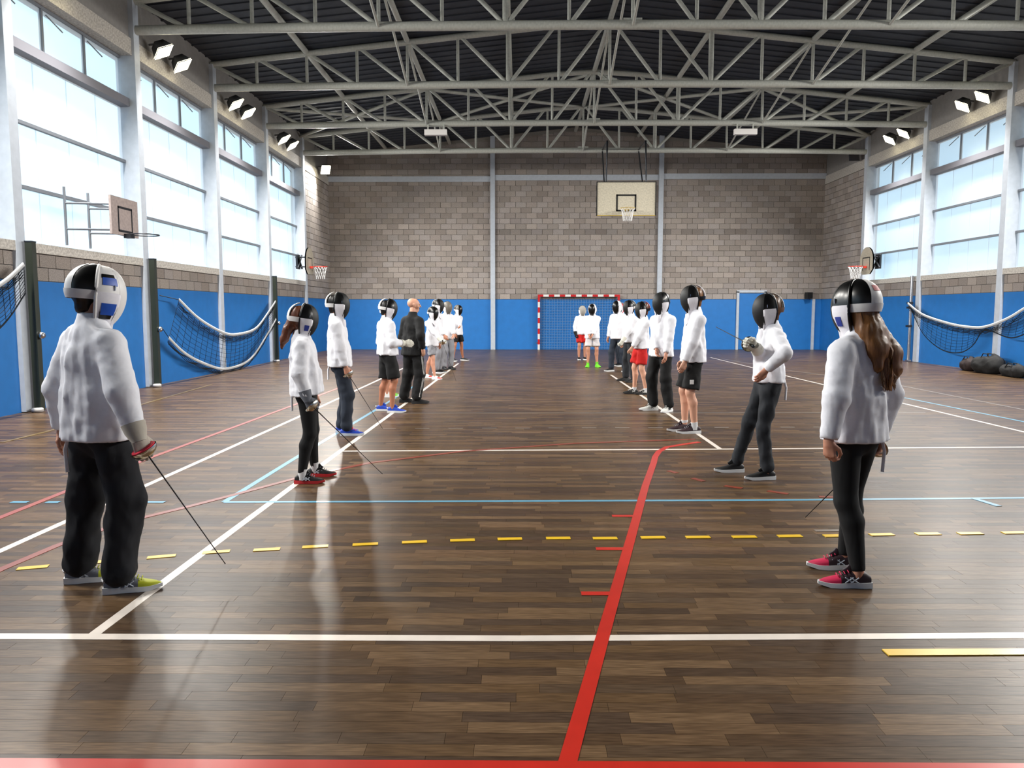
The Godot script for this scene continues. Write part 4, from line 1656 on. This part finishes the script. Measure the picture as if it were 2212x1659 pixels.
func shoe(P: Node3D, at: Vector3, yaw: float, s: float, kind: Dictionary, cell: float, g: float) -> void:
	var xf := Transform3D(Basis(Vector3.UP, yaw), at)
	var wd := [0.024, 0.033, 0.036, 0.034, 0.036, 0.042, 0.046, 0.045, 0.040, 0.028, 0.008]
	var tp := [0.070, 0.092, 0.098, 0.098, 0.090, 0.077, 0.065, 0.056, 0.050, 0.044, 0.034]
	var z0 := -0.075
	var ln := 0.285
	var n := wd.size()
	var root := Node3D.new()
	root.name = "shoe"
	P.add_child(root, true)
	# sole
	var b := B.new()
	var rings := []
	for j in 4:
		var ring := []
		for i in 2 * n:
			var k := i if i < n else 2 * n - 1 - i
			var sd := 1.0 if i < n else -1.0
			var t := float(k) / (n - 1)
			var w: float = wd[k] + 0.005 - (0.004 if j == 0 else 0.0)
			var bend := -0.006 * sin(t * PI) * g
			var y: float = [0.001, 0.006, 0.022 + 0.012 * (1.0 - t), 0.026 + 0.012 * (1.0 - t)][j] + (0.012 * maxf(0.0, t - 0.8) * 5.0 if j == 0 or j == 1 else 0.006 * maxf(0.0, t - 0.8) * 5.0)
			var zz := z0 + ln * t + (0.006 if k == n - 1 else (-0.006 if k == 0 else 0.0))
			ring.append(b.vert(xf * (Vector3(w * sd + bend, y, zz) * s), xf.basis * Vector3(sd, 0.1, 0.6 * (t - 0.5)).normalized()))
		rings.append(ring)
	var m := 2 * n
	for j in 3:
		for i in m:
			var i2 := (i + 1) % m
			b.quad(rings[j][i], rings[j + 1][i], rings[j + 1][i2], rings[j][i2])
	var cap := []
	for i in m:
		cap.append(b.v[rings[3][m - 1 - i]])
	var sv := b.v.size()
	for i in n - 1:
		var p0: Vector3 = b.v[rings[3][i]]
		var p1: Vector3 = b.v[rings[3][i + 1]]
		var q1: Vector3 = b.v[rings[3][m - 2 - i]]
		var q0: Vector3 = b.v[rings[3][m - 1 - i]]
		b.face([p0, q0, q1, p1], Vector3.UP)
	put("sole", b, kind.sole, root)
	# upper in two pieces: body and toe
	var cut_at: int = 6
	for piece in 2:
		var i0 := 0 if piece == 0 else cut_at
		var i1 := cut_at if piece == 0 else n - 1
		b = B.new()
		var sec := 10
		var R := []
		for k in range(i0, i1 + 1):
			var t := float(k) / (n - 1)
			var ring := []
			var ybase := 0.024 + 0.010 * (1.0 - t)
			for j in sec + 1:
				var a := PI * j / sec
				var x := cos(a)
				x = signf(x) * pow(absf(x), 0.75) * float(wd[k]) - 0.006 * sin(t * PI) * g
				var y: float = ybase + (float(tp[k]) - ybase) * pow(sin(a), 0.7)
				ring.append(Vector3(x, y, z0 + ln * t) * s)
			R.append(ring)
		var ids := []
		for k in R.size():
			var ring := []
			for j in sec + 1:
				var a: Vector3 = R[mini(k + 1, R.size() - 1)][j] - R[maxi(k - 1, 0)][j]
				var c: Vector3 = R[k][mini(j + 1, sec)] - R[k][maxi(j - 1, 0)]
				var nn := a.cross(c).normalized()
				if nn.dot(R[k][j] - Vector3(0, 0.03, R[k][j].z)) < 0:
					nn = -nn
				ring.append(b.vert(xf * (R[k][j] as Vector3), xf.basis * nn))
			ids.append(ring)
		for k in R.size() - 1:
			for j in sec:
				b.quad(ids[k][j], ids[k][j + 1], ids[k + 1][j + 1], ids[k + 1][j])
		if piece == 0:
			var hv := []
			for j in sec + 1:
				hv.append(xf * (R[0][sec - j] as Vector3))
			b.face(hv, xf.basis * Vector3(0, 0, -1))
		put("upper" if piece == 0 else "toe_cap", b, kind.upper if piece == 0 else kind.get("toe", kind.upper), root)
	# tongue, laces, heel tab
	if kind.has("tongue") or cell < 0.02:
		b = B.new()
		b.tube([xf * (Vector3(-0.004 * g, 0.078, 0.075) * s), xf * (Vector3(-0.004 * g, 0.098, 0.045) * s), xf * (Vector3(0, 0.122, 0.030) * s)], [0.022 * s, 0.026 * s, 0.022 * s], 8, 0.4, xf.basis.x)
		put("tongue", b, kind.get("tongue", kind.upper), root)
	if kind.has("lace"):
		for i in 4:
			b = B.new()
			var zz := 0.052 + 0.020 * i
			var yy := 0.101 - 0.0085 * i
			b.tube([xf * (Vector3(-0.026, yy - 0.010, zz) * s), xf * (Vector3(-0.004 * g, yy + 0.003, zz + 0.004) * s), xf * (Vector3(0.022, yy - 0.010, zz) * s)], [0.0035 * s], 5)
			put("lace", b, kind.lace, root)
	if kind.has("tab"):
		b = B.new()
		b.tube([xf * (Vector3(-0.022, 0.072, -0.070) * s), xf * (Vector3(0, 0.078, -0.080) * s), xf * (Vector3(0.022, 0.072, -0.070) * s)], [0.010 * s], 6)
		put("heel_tab", b, kind.tab, root)
	if kind.has("stripe"):
		for e in [[0.00, 0.045], [0.045, 0.0], [0.03, 0.075], [0.075, 0.03]]:
			for sd in [-1.0, 1.0]:
				b = B.new()
				b.tube([xf * (Vector3(0.0405 * sd, 0.036, e[0] + 0.0) * s), xf * (Vector3(0.036 * sd, 0.066, e[1]) * s)], [0.0035 * s], 5)
				put("side_stripe", b, kind.stripe, root)


func hair(P: Node3D, c: Vector3, hb: Basis, s: float, sp: Dictionary, cell: float) -> void:
	var style: String = sp.get("hair_style", "short")
	var hc := clampf(cell * 0.7, 0.010, 0.02)
	var xf := Transform3D(hb, c)
	var b := B.new()
	var f := F.new(Vector3(-0.22, -0.62, -0.30) * s, Vector3(0.30, 0.17, 0.08) * s, hc) if style != "short" else F.new(Vector3(-0.13, -0.14, -0.16) * s, Vector3(0.13, 0.17, 0.08) * s, hc)
	f.cap(Vector3(0, 0.036, -0.005) * s, Vector3(0, 0.036, -0.036) * s, 0.089 * s, 0.089 * s, 0.02)
	f.cap(Vector3(0, -0.02, -0.045) * s, Vector3(0, -0.075, -0.045) * s, 0.070 * s, 0.052 * s, 0.03)
	f.cut(Vector3(0, 0, 0.03) * s, Vector3(0, -0.4, 1).normalized())
	if style == "long":
		var inv := hb.inverse()
		var sd: float = sp.get("hair_side", 1.0)
		# two locks down the back
		var A := [Vector3(0, -0.05, -0.05), Vector3(0.01 * sd, -0.15, -0.085), Vector3(0.01 * sd, -0.24, -0.13), Vector3(-0.01 * sd, -0.34, -0.16)]
		var R := [0.082, 0.086, 0.072, 0.034]
		for i in 3:
			f.cap(inv * (A[i] as Vector3) * s, inv * (A[i + 1] as Vector3) * s, float(R[i]) * s, float(R[i + 1]) * s, 0.03, 0.8)
		var C := [Vector3(0.03 * sd, -0.05, -0.05), Vector3(0.085 * sd, -0.18, -0.10), Vector3(0.135 * sd, -0.27, -0.14), Vector3(0.135 * sd, -0.36, -0.15), Vector3(0.10 * sd, -0.46, -0.15)]
		var S := [0.060, 0.060, 0.062, 0.056, 0.024]
		for i in 4:
			f.cap(inv * (C[i] as Vector3) * s, inv * (C[i + 1] as Vector3) * s, float(S[i]) * s, float(S[i + 1]) * s, 0.02, 0.8)
	elif style == "ponytail":
		var A := [Vector3(0, -0.03, -0.095), Vector3(0.0, -0.12, -0.125), Vector3(0.0, -0.22, -0.15), Vector3(0.0, -0.31, -0.165)]
		var R := [0.050, 0.046, 0.040, 0.016]
		for i in 3:
			f.cap((A[i] as Vector3) * s, (A[i + 1] as Vector3) * s, float(R[i]) * s, float(R[i + 1]) * s, 0.02)
	f.ripple(0.010, Vector3(40, 2, 40) / s, 9)
	f.into(b, xf)
	if style == "long" and cell < 0.014:
		var inv := hb.inverse()
		var r2 := RandomNumberGenerator.new()
		r2.seed = 77
		var sd: float = sp.get("hair_side", 1.0)
		for i in 170:
			var u := r2.randf_range(-1, 1)
			var e := r2.randf_range(0.0, 0.06)
			var dx := 0.085 * u + (0.04 * sd)
			var p := [Vector3(0.075 * u, -0.02, -0.105 + 0.03 * absf(u)), Vector3(0.088 * u + 0.02 * sd, -0.14, -0.145 + 0.04 * absf(u)), Vector3(dx + 0.03 * sd * (u + 0.6), -0.25, -0.195 + 0.04 * absf(u)), Vector3(dx * 0.9 + 0.03 * sd * (u + 0.3), -0.36 - e, -0.205 + 0.03 * absf(u)), Vector3(dx * 0.7 + 0.03 * sd, -0.40 - e * 1.4, -0.19)]
			var q := []
			for w in p:
				q.append(xf * (inv * (w as Vector3) * s + Vector3(r2.randf_range(-0.004, 0.004), 0, 0)))
			b.tube(q, [0.004, 0.005, 0.0048, 0.0036, 0.0012], 4)
	put("hair", b, sp.hair, P)


# fencing mask: dome of wire mesh, side panels, white bib, rim, tongue and strap at the back
func mask(P: Node3D, c: Vector3, hb: Basis, s: float, k: Dictionary, cell: float) -> void:
	var root := Node3D.new()
	root.name = "fencing_mask"
	P.add_child(root, true)
	root.transform = Transform3D(hb, c)
	var q := 1 if cell < 0.014 else (2 if cell < 0.019 else 3)
	var nu := [0, 22, 14, 10][q] as int
	var nv := [0, 16, 12, 8][q] as int
	var dome := func(phi: float, th: float) -> Vector3:
		var yy := sin(th)
		var by := 0.158 if yy > 0 else 0.190
		var rx := 0.120
		var rz := 0.142
		# chin draws in
		if yy < 0:
			rx *= 1.0 - 0.22 * yy * yy
			rz *= 1.0 - 0.16 * yy * yy
		var ct := pow(maxf(cos(th), 0.0), 0.82)
		return Vector3(sin(phi) * ct * rx, yy * by - 0.005, cos(phi) * ct * rz + 0.012) * s
	var deg := PI / 180.0
	var side_from: float = 56.0 * deg
	var side_to: float = 108.0 * deg
	var low: float = -70.0 * deg
	var mid := Vector3(0, 0, 0)
	# wire mesh front
	var b := B.new()
	b.shell(func(u: float, w: float) -> Vector3: return dome.call(lerpf(-side_from, side_from, u), lerpf(low, 86.0 * deg, w)) * 1.01, nu, nv, 0.006, mid)
	var fm := put("mesh_front", b, k.get("front", "mask_mesh"), root)
	# side panels above
	for g in [-1.0, 1.0]:
		b = B.new()
		b.shell(func(u: float, w: float) -> Vector3: return dome.call(g * lerpf(side_from, side_to, u), lerpf(4.0 * deg, 86.0 * deg, w)), nu / 2, nv, 0.006, mid)
		put("side_panel", b, k.get("side", "mask_black"), root)
		if k.has("patch"):
			for e in [[18.0, 34.0, "mask_blue"], [-14.0, -34.0, "mask_blue"]]:
				var pb := B.new()
				pb.shell(func(u: float, w: float) -> Vector3: return dome.call(g * lerpf(62.0 * deg, 96.0 * deg, u), lerpf(e[0] * deg, e[1] * deg, w)) * 1.022, 6, 4, 0.003, mid)
				put("side_patch", pb, e[2], root)
				pb = B.new()
				pb.shell(func(u: float, w: float) -> Vector3: return dome.call(g * lerpf(66.0 * deg, 98.0 * deg, u), lerpf((e[0] + signf(e[0]) * 15.0) * deg, (e[1] + signf(e[0]) * 8.0) * deg, w)) * 1.020, 6, 4, 0.003, mid)
				put("side_patch", pb, "mask_black", root)
		# clip that holds the padding
		b = B.new()
		var cp: Vector3 = dome.call(g * 70.0 * deg, 14.0 * deg) * 1.02
		b.box(cp, Vector3(0.006, 0.026, 0.010) * s, Basis(Vector3.UP, g * 70.0 * deg))
		put("clip", b, "metal_bright", root)
	# white bib: lower sides of the mask and the tongue over the throat
	b = B.new()
	var bib := func(u: float, w: float) -> Vector3:
		var phi := lerpf(-side_to, side_to, u)
		var af := absf(phi)
		var top_th: float = 4.0 * deg
		if af < side_from:
			top_th = lerpf(low, 4.0 * deg, smoothstep(0.72, 1.0, af / side_from))
		var p: Vector3 = dome.call(phi, top_th)
		var e := lerpf(-0.325, -0.17, pow(af / side_to, 1.3)) * s
		var y := lerpf(p.y, e, w)
		var rr := Vector3(sin(phi) * 0.072, 0, cos(phi) * 0.092 + 0.018) * s
		var t := smoothstep(0.0, 1.0, clampf((-0.05 * s - y) / (0.20 * s), 0.0, 1.0))
		var th := asin(clampf((y / s + 0.005) / (0.158 if y > 0.0 else 0.190), -0.90, 0.9))
		var on: Vector3 = dome.call(phi, th)
		var res := Vector3(lerpf(on.x, rr.x, t), y, lerpf(on.z, rr.z, t))
		return res * Vector3(1.015, 1, 1.015)
	b.shell(bib, nu * 2, nv, 0.005, mid)
	put("bib", b, k.get("bib", "bib"), root)
	# rim along the open edge
	b = B.new()
	for g in [-1.0, 1.0]:
		var pts := []
		for i in 13:
			pts.append(dome.call(g * side_to, lerpf(-60.0, 86.0, i / 12.0) * deg))
		b.tube(pts, [0.0085 * s], 6)
	put("rim", b, k.get("rim", "mask_black"), root)
	if k.has("logo"):
		var lb := B.new()
		lb.shell(func(u: float, w: float) -> Vector3: return dome.call(lerpf(66.0, 86.0, u) * deg * float(k.logo), lerpf(-16.0, -34.0, w) * deg) * 1.024, 4, 4, 0.002, mid)
		put("print", lb, "print_blue", root)
	# tongue over the back of the head
	b = B.new()
	var back := func(phi: float, th: float, r: float) -> Vector3:
		return Vector3(sin(phi) * cos(th) * 0.100, sin(th) * 0.135 + 0.02, cos(phi) * cos(th) * 0.140 - 0.006) * s * r
	b.shell(func(u: float, w: float) -> Vector3: return back.call(PI + lerpf(-0.50, 0.50, u) * (1.0 - 0.15 * w), lerpf(-4.0, 74.0, w) * deg, 1.03), 8, 8, 0.008, mid)
	var tg := put("back_tongue", b, k.get("back", "mask_white"), root)
	if k.has("print"):
		var pb := B.new()
		pb.shell(func(u: float, w: float) -> Vector3: return back.call(PI + lerpf(-0.26, 0.26, u), lerpf(26.0, 42.0, w) * deg, 1.045), 4, 3, 0.002, mid)
		put("print", pb, "print_pink", tg)
	b = B.new()
	b.shell(func(u: float, w: float) -> Vector3: return back.call(PI + lerpf(-1.45, 1.45, u), lerpf(-24.0, -4.0, w) * deg, 1.05), 18, 3, 0.006, mid)
	put("strap", b, k.get("strap", "mask_white"), root)
	if k.has("crown"):
		b = B.new()
		b.shell(func(u: float, w: float) -> Vector3: return back.call(PI + lerpf(-1.5, 1.5, u), lerpf(-8.0, 84.0, w) * deg, 1.02), 14, 8, 0.006, mid)
		put("crown", b, k.crown, root)


func epee(label: String, P: Node3D, grip: String, tip: Vector3, cushion := "") -> void:
	var g: Vector3 = P.transform * (P.get_meta(grip) as Vector3)
	var dir := (tip - g).normalized()
	var t := thing("epee", label, "sword", g, 0, "fencing swords")
	var bs := along(dir)
	var b := B.new()
	b.tube([-dir * 0.055, dir * 0.055], [0.012, 0.011], 8)
	put("grip", b, "black_paint", t)
	b = B.new()
	b.lathe([Vector2(0, -0.02), Vector2(0.013, -0.018), Vector2(0.016, 0), Vector2(0.012, 0.016), Vector2(0, 0.018)], -dir * 0.07, bs, 12)
	put("pommel", b, "metal_dark", t)
	b = B.new()
	var prof := []
	for i in 8:
		var a := PI * 0.5 * i / 7.0
		prof.append(Vector2(0.066 * cos(a), 0.012 + 0.046 * sin(a)))
	b.lathe(prof, dir * 0.0, bs, 20)
	var pr2 := []
	for i in 8:
		var a := PI * 0.5 * (7 - i) / 7.0
		pr2.append(Vector2(0.064 * cos(a), 0.012 + 0.044 * sin(a)))
	b.lathe(pr2, dir * 0.0, bs, 20)
	put("guard", b, "guard", t)
	if cushion:
		b = B.new()
		b.lathe([Vector2(0, 0.004), Vector2(0.058, 0.004), Vector2(0.060, 0.010), Vector2(0.056, 0.018), Vector2(0, 0.018)], Vector3.ZERO, bs, 18)
		put("cushion", b, cushion, t)
	b = B.new()
	var L := (tip - g).length()
	b.tube([dir * 0.05, dir * L * 0.5, dir * (L - 0.01), dir * L], [0.0048, 0.0036, 0.0026, 0.0036], 6)
	put("blade", b, "blade", t)


func build_people() -> void:
	var black_white := {"upper": "shoe_black", "sole": "rubber_white"}
	var dark_mask := {"back": "mask_white", "strap": "mask_white"}
	# --- row on the side of the brighter windows
	var p := person({"label": "fencer seen from behind in white and blue mask, baggy navy trousers, lowered sword", "at": [-2.17, 3.88], "yaw": 150, "h": 1.655, "cell": 0.012, "lf": [-2.36, 3.97, 112], "rf": [-2.07, 3.82, 109], "rw": [-1.88, 0.84, 3.70], "rh": Vector3(0.25, -0.95, -0.2), "lw": [-2.42, 0.82, 3.98], "legs": "trousers", "leg_mat": "navy", "leg_label": "baggy navy trousers", "baggy": 1.20, "wide": 1.16, "hem": 0.845, "head_yaw": -14, "head_pitch": 6, "jacket": "jacket", "glove_r": "glove_beige", "rcurl": 1.0, "hair": "hair_dark", "socks": "sock", "mask": {"front": "mask_white", "side": "mask_white", "rim": "mask_white", "patch": true, "strap": "mask_white", "back": "mask_white", "crown": "mask_black"}, "shoes": {"upper": "shoe_grey", "toe": "shoe_yellow", "sole": "rubber_white", "tongue": "shoe_yellow", "lace": "shoe_yellow", "tab": "goal_white", "stripe": "shoe_silver"}, "strap_side": 1.0})
	epee("thin sword held low by the fencer in baggy navy trousers", p, "grip_r", Vector3(-1.56, 0.115, -3.93), "pink_cloth")
	p = person({"label": "fencer with auburn ponytail, black leggings and red-soled trainers, lowered sword", "at": [-1.80, 6.42], "yaw": 104, "h": 1.49, "cell": 0.0145, "lf": [-1.80, 6.62, 95], "rf": [-1.83, 6.33, 96], "rw": [-1.74, 0.74, 6.20], "rh": Vector3(0.45, -0.85, 0.0), "legs": "leggings", "leg_mat": "black_cloth", "wide": 1.12, "hem": 0.88, "hem_slope": 0.12, "head_yaw": 4, "head_pitch": 8, "glove_r": "glove_grey", "rcurl": 1.0, "hair": "hair_auburn", "hair_style": "ponytail", "socks": "sock", "mask": {"logo": -1.0}, "shoes": {"upper": "shoe_black", "sole": "rubber_red", "lace": "shoe_grey", "stripe": "shoe_silver"}, "lean": Vector3(0, 0, -0.06)})
	epee("thin sword held low by the fencer with auburn ponytail", p, "grip_r", Vector3(-1.13, 0.11, -6.20))
	p = person({"label": "tall fencer in slate blue sweatpants and bright blue trainers, bare sword hand", "at": [-2.10, 8.90], "yaw": 100, "h": 1.64, "cell": 0.0165, "lf": [-2.12, 9.02, 98], "rf": [-2.02, 8.82, 98], "rw": [-1.99, 0.80, 8.72], "legs": "trousers", "leg_mat": "slate", "leg_label": "slate blue sweatpants", "baggy": 0.98, "hem": 0.86, "head_yaw": 0, "head_pitch": 2, "hair": "hair_dark", "mask": dark_mask, "shoes": {"upper": "shoe_blue", "sole": "shoe_silver", "toe": "shoe_blue", "tongue": "shoe_coral", "lace": "shoe_coral"}, "lean": Vector3(0, 0, -0.05)})
	epee("thin sword held low by the fencer in slate blue sweatpants", p, "grip_r", Vector3(-1.58, 0.1, -8.72))
	person({"label": "fencer in black knee shorts reaching an arm forward, blue trainers, bare legs", "at": [-1.90, 10.95], "yaw": 122, "h": 1.60, "cell": 0.018, "lf": [-2.02, 11.05, 100], "rf": [-1.82, 10.85, 96], "rw": [-1.66, 0.99, 10.95], "rh": Vector3(1, -0.15, 0.0), "rpole": Vector3(-0.5, -0.8, -0.6), "legs": "shorts", "leg_mat": "black_cloth", "leg_label": "black knee shorts", "short_len": 0.92, "hem": 0.90, "wide": 1.08, "head_yaw": -16, "head_pitch": 10, "glove_r": "glove_white", "rcurl": 0.8, "skin": "skin_tan", "hair": "hair_dark", "mask": dark_mask, "shoes": {"upper": "shoe_blue", "sole": "rubber_white", "tab": "goal_white"}})
	person({"label": "fencer nearly hidden behind the one in black knee shorts, white and green trainers", "at": [-2.24, 12.9], "yaw": 95, "h": 1.55, "cell": 0.022, "legs": "shorts", "leg_mat": "charcoal", "hair": "hair_dark", "mask": {"back": "mask_black"}, "shoes": {"upper": "shoe_white", "toe": "shoe_green", "sole": "rubber_white"}})
	person({"label": "bald coach in black tracksuit with white side stripes among the fencers", "at": [-1.68, 12.0], "yaw": 142, "h": 1.655, "cell": 0.018, "jacket": "black_cloth", "rw": [-1.50, 0.86, 11.85], "legs": "trousers", "leg_mat": "black_cloth", "leg_label": "black tracksuit trousers", "stripe": true, "baggy": 1.12, "hem": 0.80, "wide": 1.05, "lf": [-1.84, 12.08, 110], "rf": [-1.62, 11.93, 104], "head_yaw": -34, "head_pitch": -2, "skin": "skin_pale", "face": true, "shoes": {"upper": "shoe_black", "sole": "rubber_dark"}, "lean": Vector3(0, 0, 0.03)})
	p = person({"label": "black-masked fencer in grey shorts directly behind the coach, white and red shoes", "at": [-1.88, 16.4], "yaw": 62, "h": 1.52, "cell": 0.023, "lf": [-2.02, 16.6, 60], "rf": [-1.80, 16.2, 60], "legs": "shorts", "leg_mat": "grey_cloth", "leg_label": "grey shorts", "hem": 0.80, "lean": Vector3(-0.12, 0, 0.10), "rw": [-1.62, 0.80, 16.1], "glove_r": "glove_white", "hair": "hair_dark", "mask": {"front": "mask_black"}, "shoes": {"upper": "shoe_white", "sole": "rubber_white", "toe": "shoe_coral", "tab": "goal_white"}})
	epee("thin sword pointing at the floor beyond the coach", p, "grip_r", Vector3(-1.28, 0.05, -15.35))
	person({"label": "tall fencer in pale grey trousers behind the coach, white-backed dark mask", "at": [-1.93, 17.9], "yaw": 74, "h": 1.70, "cell": 0.024, "legs": "trousers", "leg_mat": "grey_cloth", "hem": 0.78, "lean": Vector3(-0.06, 0, 0.04), "rw": [-1.68, 0.80, 17.6], "hair": "hair_dark", "mask": dark_mask, "shoes": black_white})
	person({"label": "fencer with pale grey mask facing forward, grey trousers, near the far end", "at": [-1.80, 19.0], "yaw": 35, "h": 1.66, "cell": 0.024, "legs": "trousers", "leg_mat": "grey_cloth", "hem": 0.80, "lw": [-1.62, 0.78, 18.8], "hair": "hair_dark", "mask": {"front": "mask_grey", "side": "mask_grey", "bib": "bib"}, "shoes": {"upper": "shoe_black", "sole": "rubber_dark"}})
	person({"label": "farthest fencer of the coach's row, dark mask, black shorts, bare legs", "at": [-1.80, 22.3], "yaw": 58, "h": 1.60, "cell": 0.026, "legs": "shorts", "leg_mat": "black_cloth", "short_len": 0.75, "lf": [-1.66, 22.45, 70], "rf": [-1.92, 22.1, 40], "lw": [-1.72, 1.0, 22.0], "skin": "skin_tan", "hair": "hair_dark", "mask": {"front": "mask_black", "side": "mask_grey"}, "shoes": {"upper": "shoe_black", "sole": "rubber_white"}})
	# --- far end and the row opposite
	person({"label": "fencer facing forward before the goal, pale shorts and bright green shoes", "at": [1.89, 19.9], "yaw": -6, "h": 1.61, "cell": 0.024, "legs": "shorts", "leg_mat": "pale_cloth", "leg_label": "pale shorts", "hem": 0.80, "wide": 1.1, "lw": [1.86, 0.80, 19.68], "rw": [1.80, 0.79, 19.68], "lpole": Vector3(1, -0.2, -0.3), "rpole": Vector3(-1, -0.2, -0.3), "head_yaw": -12, "hair": "hair_dark", "socks": "shoe_green", "lf": [2.02, 19.85, 20], "rf": [1.78, 19.85, -18], "mask": {"front": "mask_black", "side": "bib"}, "shoes": {"upper": "shoe_green", "sole": "shoe_green"}})
	person({"label": "fencer with beige mask and red shorts half hidden before the goal", "at": [1.86, 22.8], "yaw": 10, "h": 1.58, "cell": 0.026, "legs": "shorts", "leg_mat": "red_cloth", "hair": "hair_dark", "glove_r": "black_cloth", "mask": {"front": "bib_grey", "side": "bib_grey"}, "shoes": black_white})
	person({"label": "fencer standing astride in slate trousers under the end of the goal bar", "at": [2.36, 18.4], "yaw": -42, "h": 1.67, "cell": 0.024, "legs": "trousers", "leg_mat": "slate", "leg_label": "slate trousers", "hem": 0.82, "lf": [2.54, 18.35, -25], "rf": [2.22, 18.45, -60], "rw": [2.13, 0.78, 18.45], "hair": "hair_dark", "mask": {"front": "mask_black", "side": "bib"}, "shoes": black_white})
	person({"label": "fencer with white hood half hidden behind the one in slate trousers", "at": [2.68, 20.2], "yaw": -75, "h": 1.64, "cell": 0.026, "legs": "trousers", "leg_mat": "slate", "hair": "hair_brown", "mask": {"front": "bib", "side": "bib", "rim": "pink_cloth"}, "shoes": black_white})
	person({"label": "fencer in charcoal trousers half hidden behind the red shorts", "at": [2.27, 15.7], "yaw": -72, "h": 1.645, "cell": 0.023, "legs": "trousers", "leg_mat": "charcoal", "hem": 0.86, "lf": [2.34, 15.55, -70], "rf": [2.22, 15.9, -80], "lw": [2.06, 0.82, 15.45], "glove_l": "glove_white", "hair": "hair_dark", "mask": dark_mask, "shoes": {"upper": "shoe_black", "sole": "rubber_dark"}})
	person({"label": "fencer in bright red shorts with bare legs and black trainers", "at": [2.12, 13.35], "yaw": -80, "h": 1.59, "cell": 0.021, "legs": "shorts", "leg_mat": "red_cloth", "leg_label": "bright red shorts", "short_len": 0.80, "hem": 0.88, "lf": [2.20, 13.27, -78], "rf": [2.02, 13.42, -84], "lw": [1.93, 0.80, 13.2], "skin": "skin_pale", "socks": "sock", "sock_len": 0.1, "hair": "hair_auburn", "mask": {"back": "print_pink", "strap": "mask_black"}, "shoes": {"upper": "shoe_black", "sole": "rubber_dark", "lace": "shoe_white", "stripe": "shoe_white"}, "lean": Vector3(0, 0, -0.06)})
	person({"label": "fencer with round black mesh mask toward us, black trousers, white trainers, hands low", "at": [2.06, 11.08], "yaw": -52, "h": 1.69, "cell": 0.019, "legs": "trousers", "leg_mat": "black_cloth", "leg_label": "black trousers", "hem": 0.82, "baggy": 1.05, "lf": [2.16, 10.98, -40], "rf": [1.96, 11.15, -82], "rw": [1.96, 0.80, 10.86], "lw": [2.06, 0.78, 10.80], "lpole": Vector3(1, -0.2, -0.4), "rpole": Vector3(-1, -0.2, -0.4), "hair": "hair_dark", "mask": {"back": "mask_black", "strap": "mask_black", "crown": "mask_black"}, "shoes": {"upper": "shoe_white", "sole": "rubber_white", "lace": "shoe_black", "stripe": "shoe_black"}})
	person({"label": "tallest fencer opposite, black shorts with badge, bare legs, maroon trainers", "at": [2.07, 9.10], "yaw": -86, "h": 1.725, "cell": 0.017, "legs": "shorts", "leg_mat": "black_cloth", "leg_label": "black shorts", "short_len": 0.90, "hem": 0.86, "logo": true, "lf": [2.08, 9.02, -86], "rf": [2.00, 9.20, -84], "lw": [1.92, 0.83, 8.92], "skin": "skin_pale", "socks": "sock", "sock_len": 0.13, "hair": "hair_brown", "mask": {"back": "bib", "strap": "mask_black"}, "shoes": {"upper": "shoe_plum", "sole": "rubber_white", "lace": "shoe_grey"}, "strap_side": 1.0})
	p = person({"label": "striding fencer in charcoal joggers raising a sword guard before the chest", "at": [2.16, 6.62], "yaw": -88, "h": 1.575, "cell": 0.0145, "legs": "trousers", "leg_mat": "charcoal", "leg_label": "charcoal joggers", "baggy": 0.82, "hem": 0.93, "lf": [2.14, 6.52, -86], "rf": [1.96, 6.83, -92], "rw": [1.99, 1.15, 6.45], "rh": Vector3(-0.9, 0.35, 0.1), "rpole": Vector3(-0.4, -1, -0.3), "lw": [2.06, 0.96, 6.38], "lh": Vector3(-0.6, -0.7, 0.0), "lpole": Vector3(1, -0.6, 0.1), "head_yaw": 4, "head_pitch": 4, "glove_r": "glove_white", "rcurl": 1.0, "hair": "hair_fair", "mask": {"back": "mask_white", "strap": "hair_fair"}, "shoes": black_white, "strap_side": 1.0})
	epee("sword held up by its shiny guard before the striding fencer in joggers", p, "grip_r", Vector3(1.86, 1.30, -7.26))
	p = person({"label": "fencer with long loose brown hair, black leggings, pink-toed trainers", "at": [1.79, 4.05], "yaw": -150, "h": 1.585, "cell": 0.012, "lf": [1.78, 3.93, -96], "rf": [1.83, 4.22, -98], "lw": [1.575, 0.79, 3.86], "lh": Vector3(0.1, -1, 0.0), "rw": [1.965, 0.78, 4.14], "rh": Vector3(-0.1, -1, 0.0), "legs": "leggings", "leg_mat": "black_cloth", "hem": 0.845, "wide": 1.08, "head_yaw": -2, "head_pitch": 3, "hair": "hair_brown", "hair_style": "long", "hair_side": -1.0, "lcurl": 0.7, "mask": {"logo": 1.0, "print": true, "crown": "mask_black"}, "shoes": {"upper": "shoe_plum", "toe": "shoe_pink", "sole": "rubber_white", "lace": "shoe_pink", "stripe": "shoe_silver", "tongue": "shoe_plum"}, "strap_side": -1.0})
	epee("thin sword trailing in front of the long-haired fencer's knees", p, "grip_r", Vector3(1.80, 0.16, -4.72))
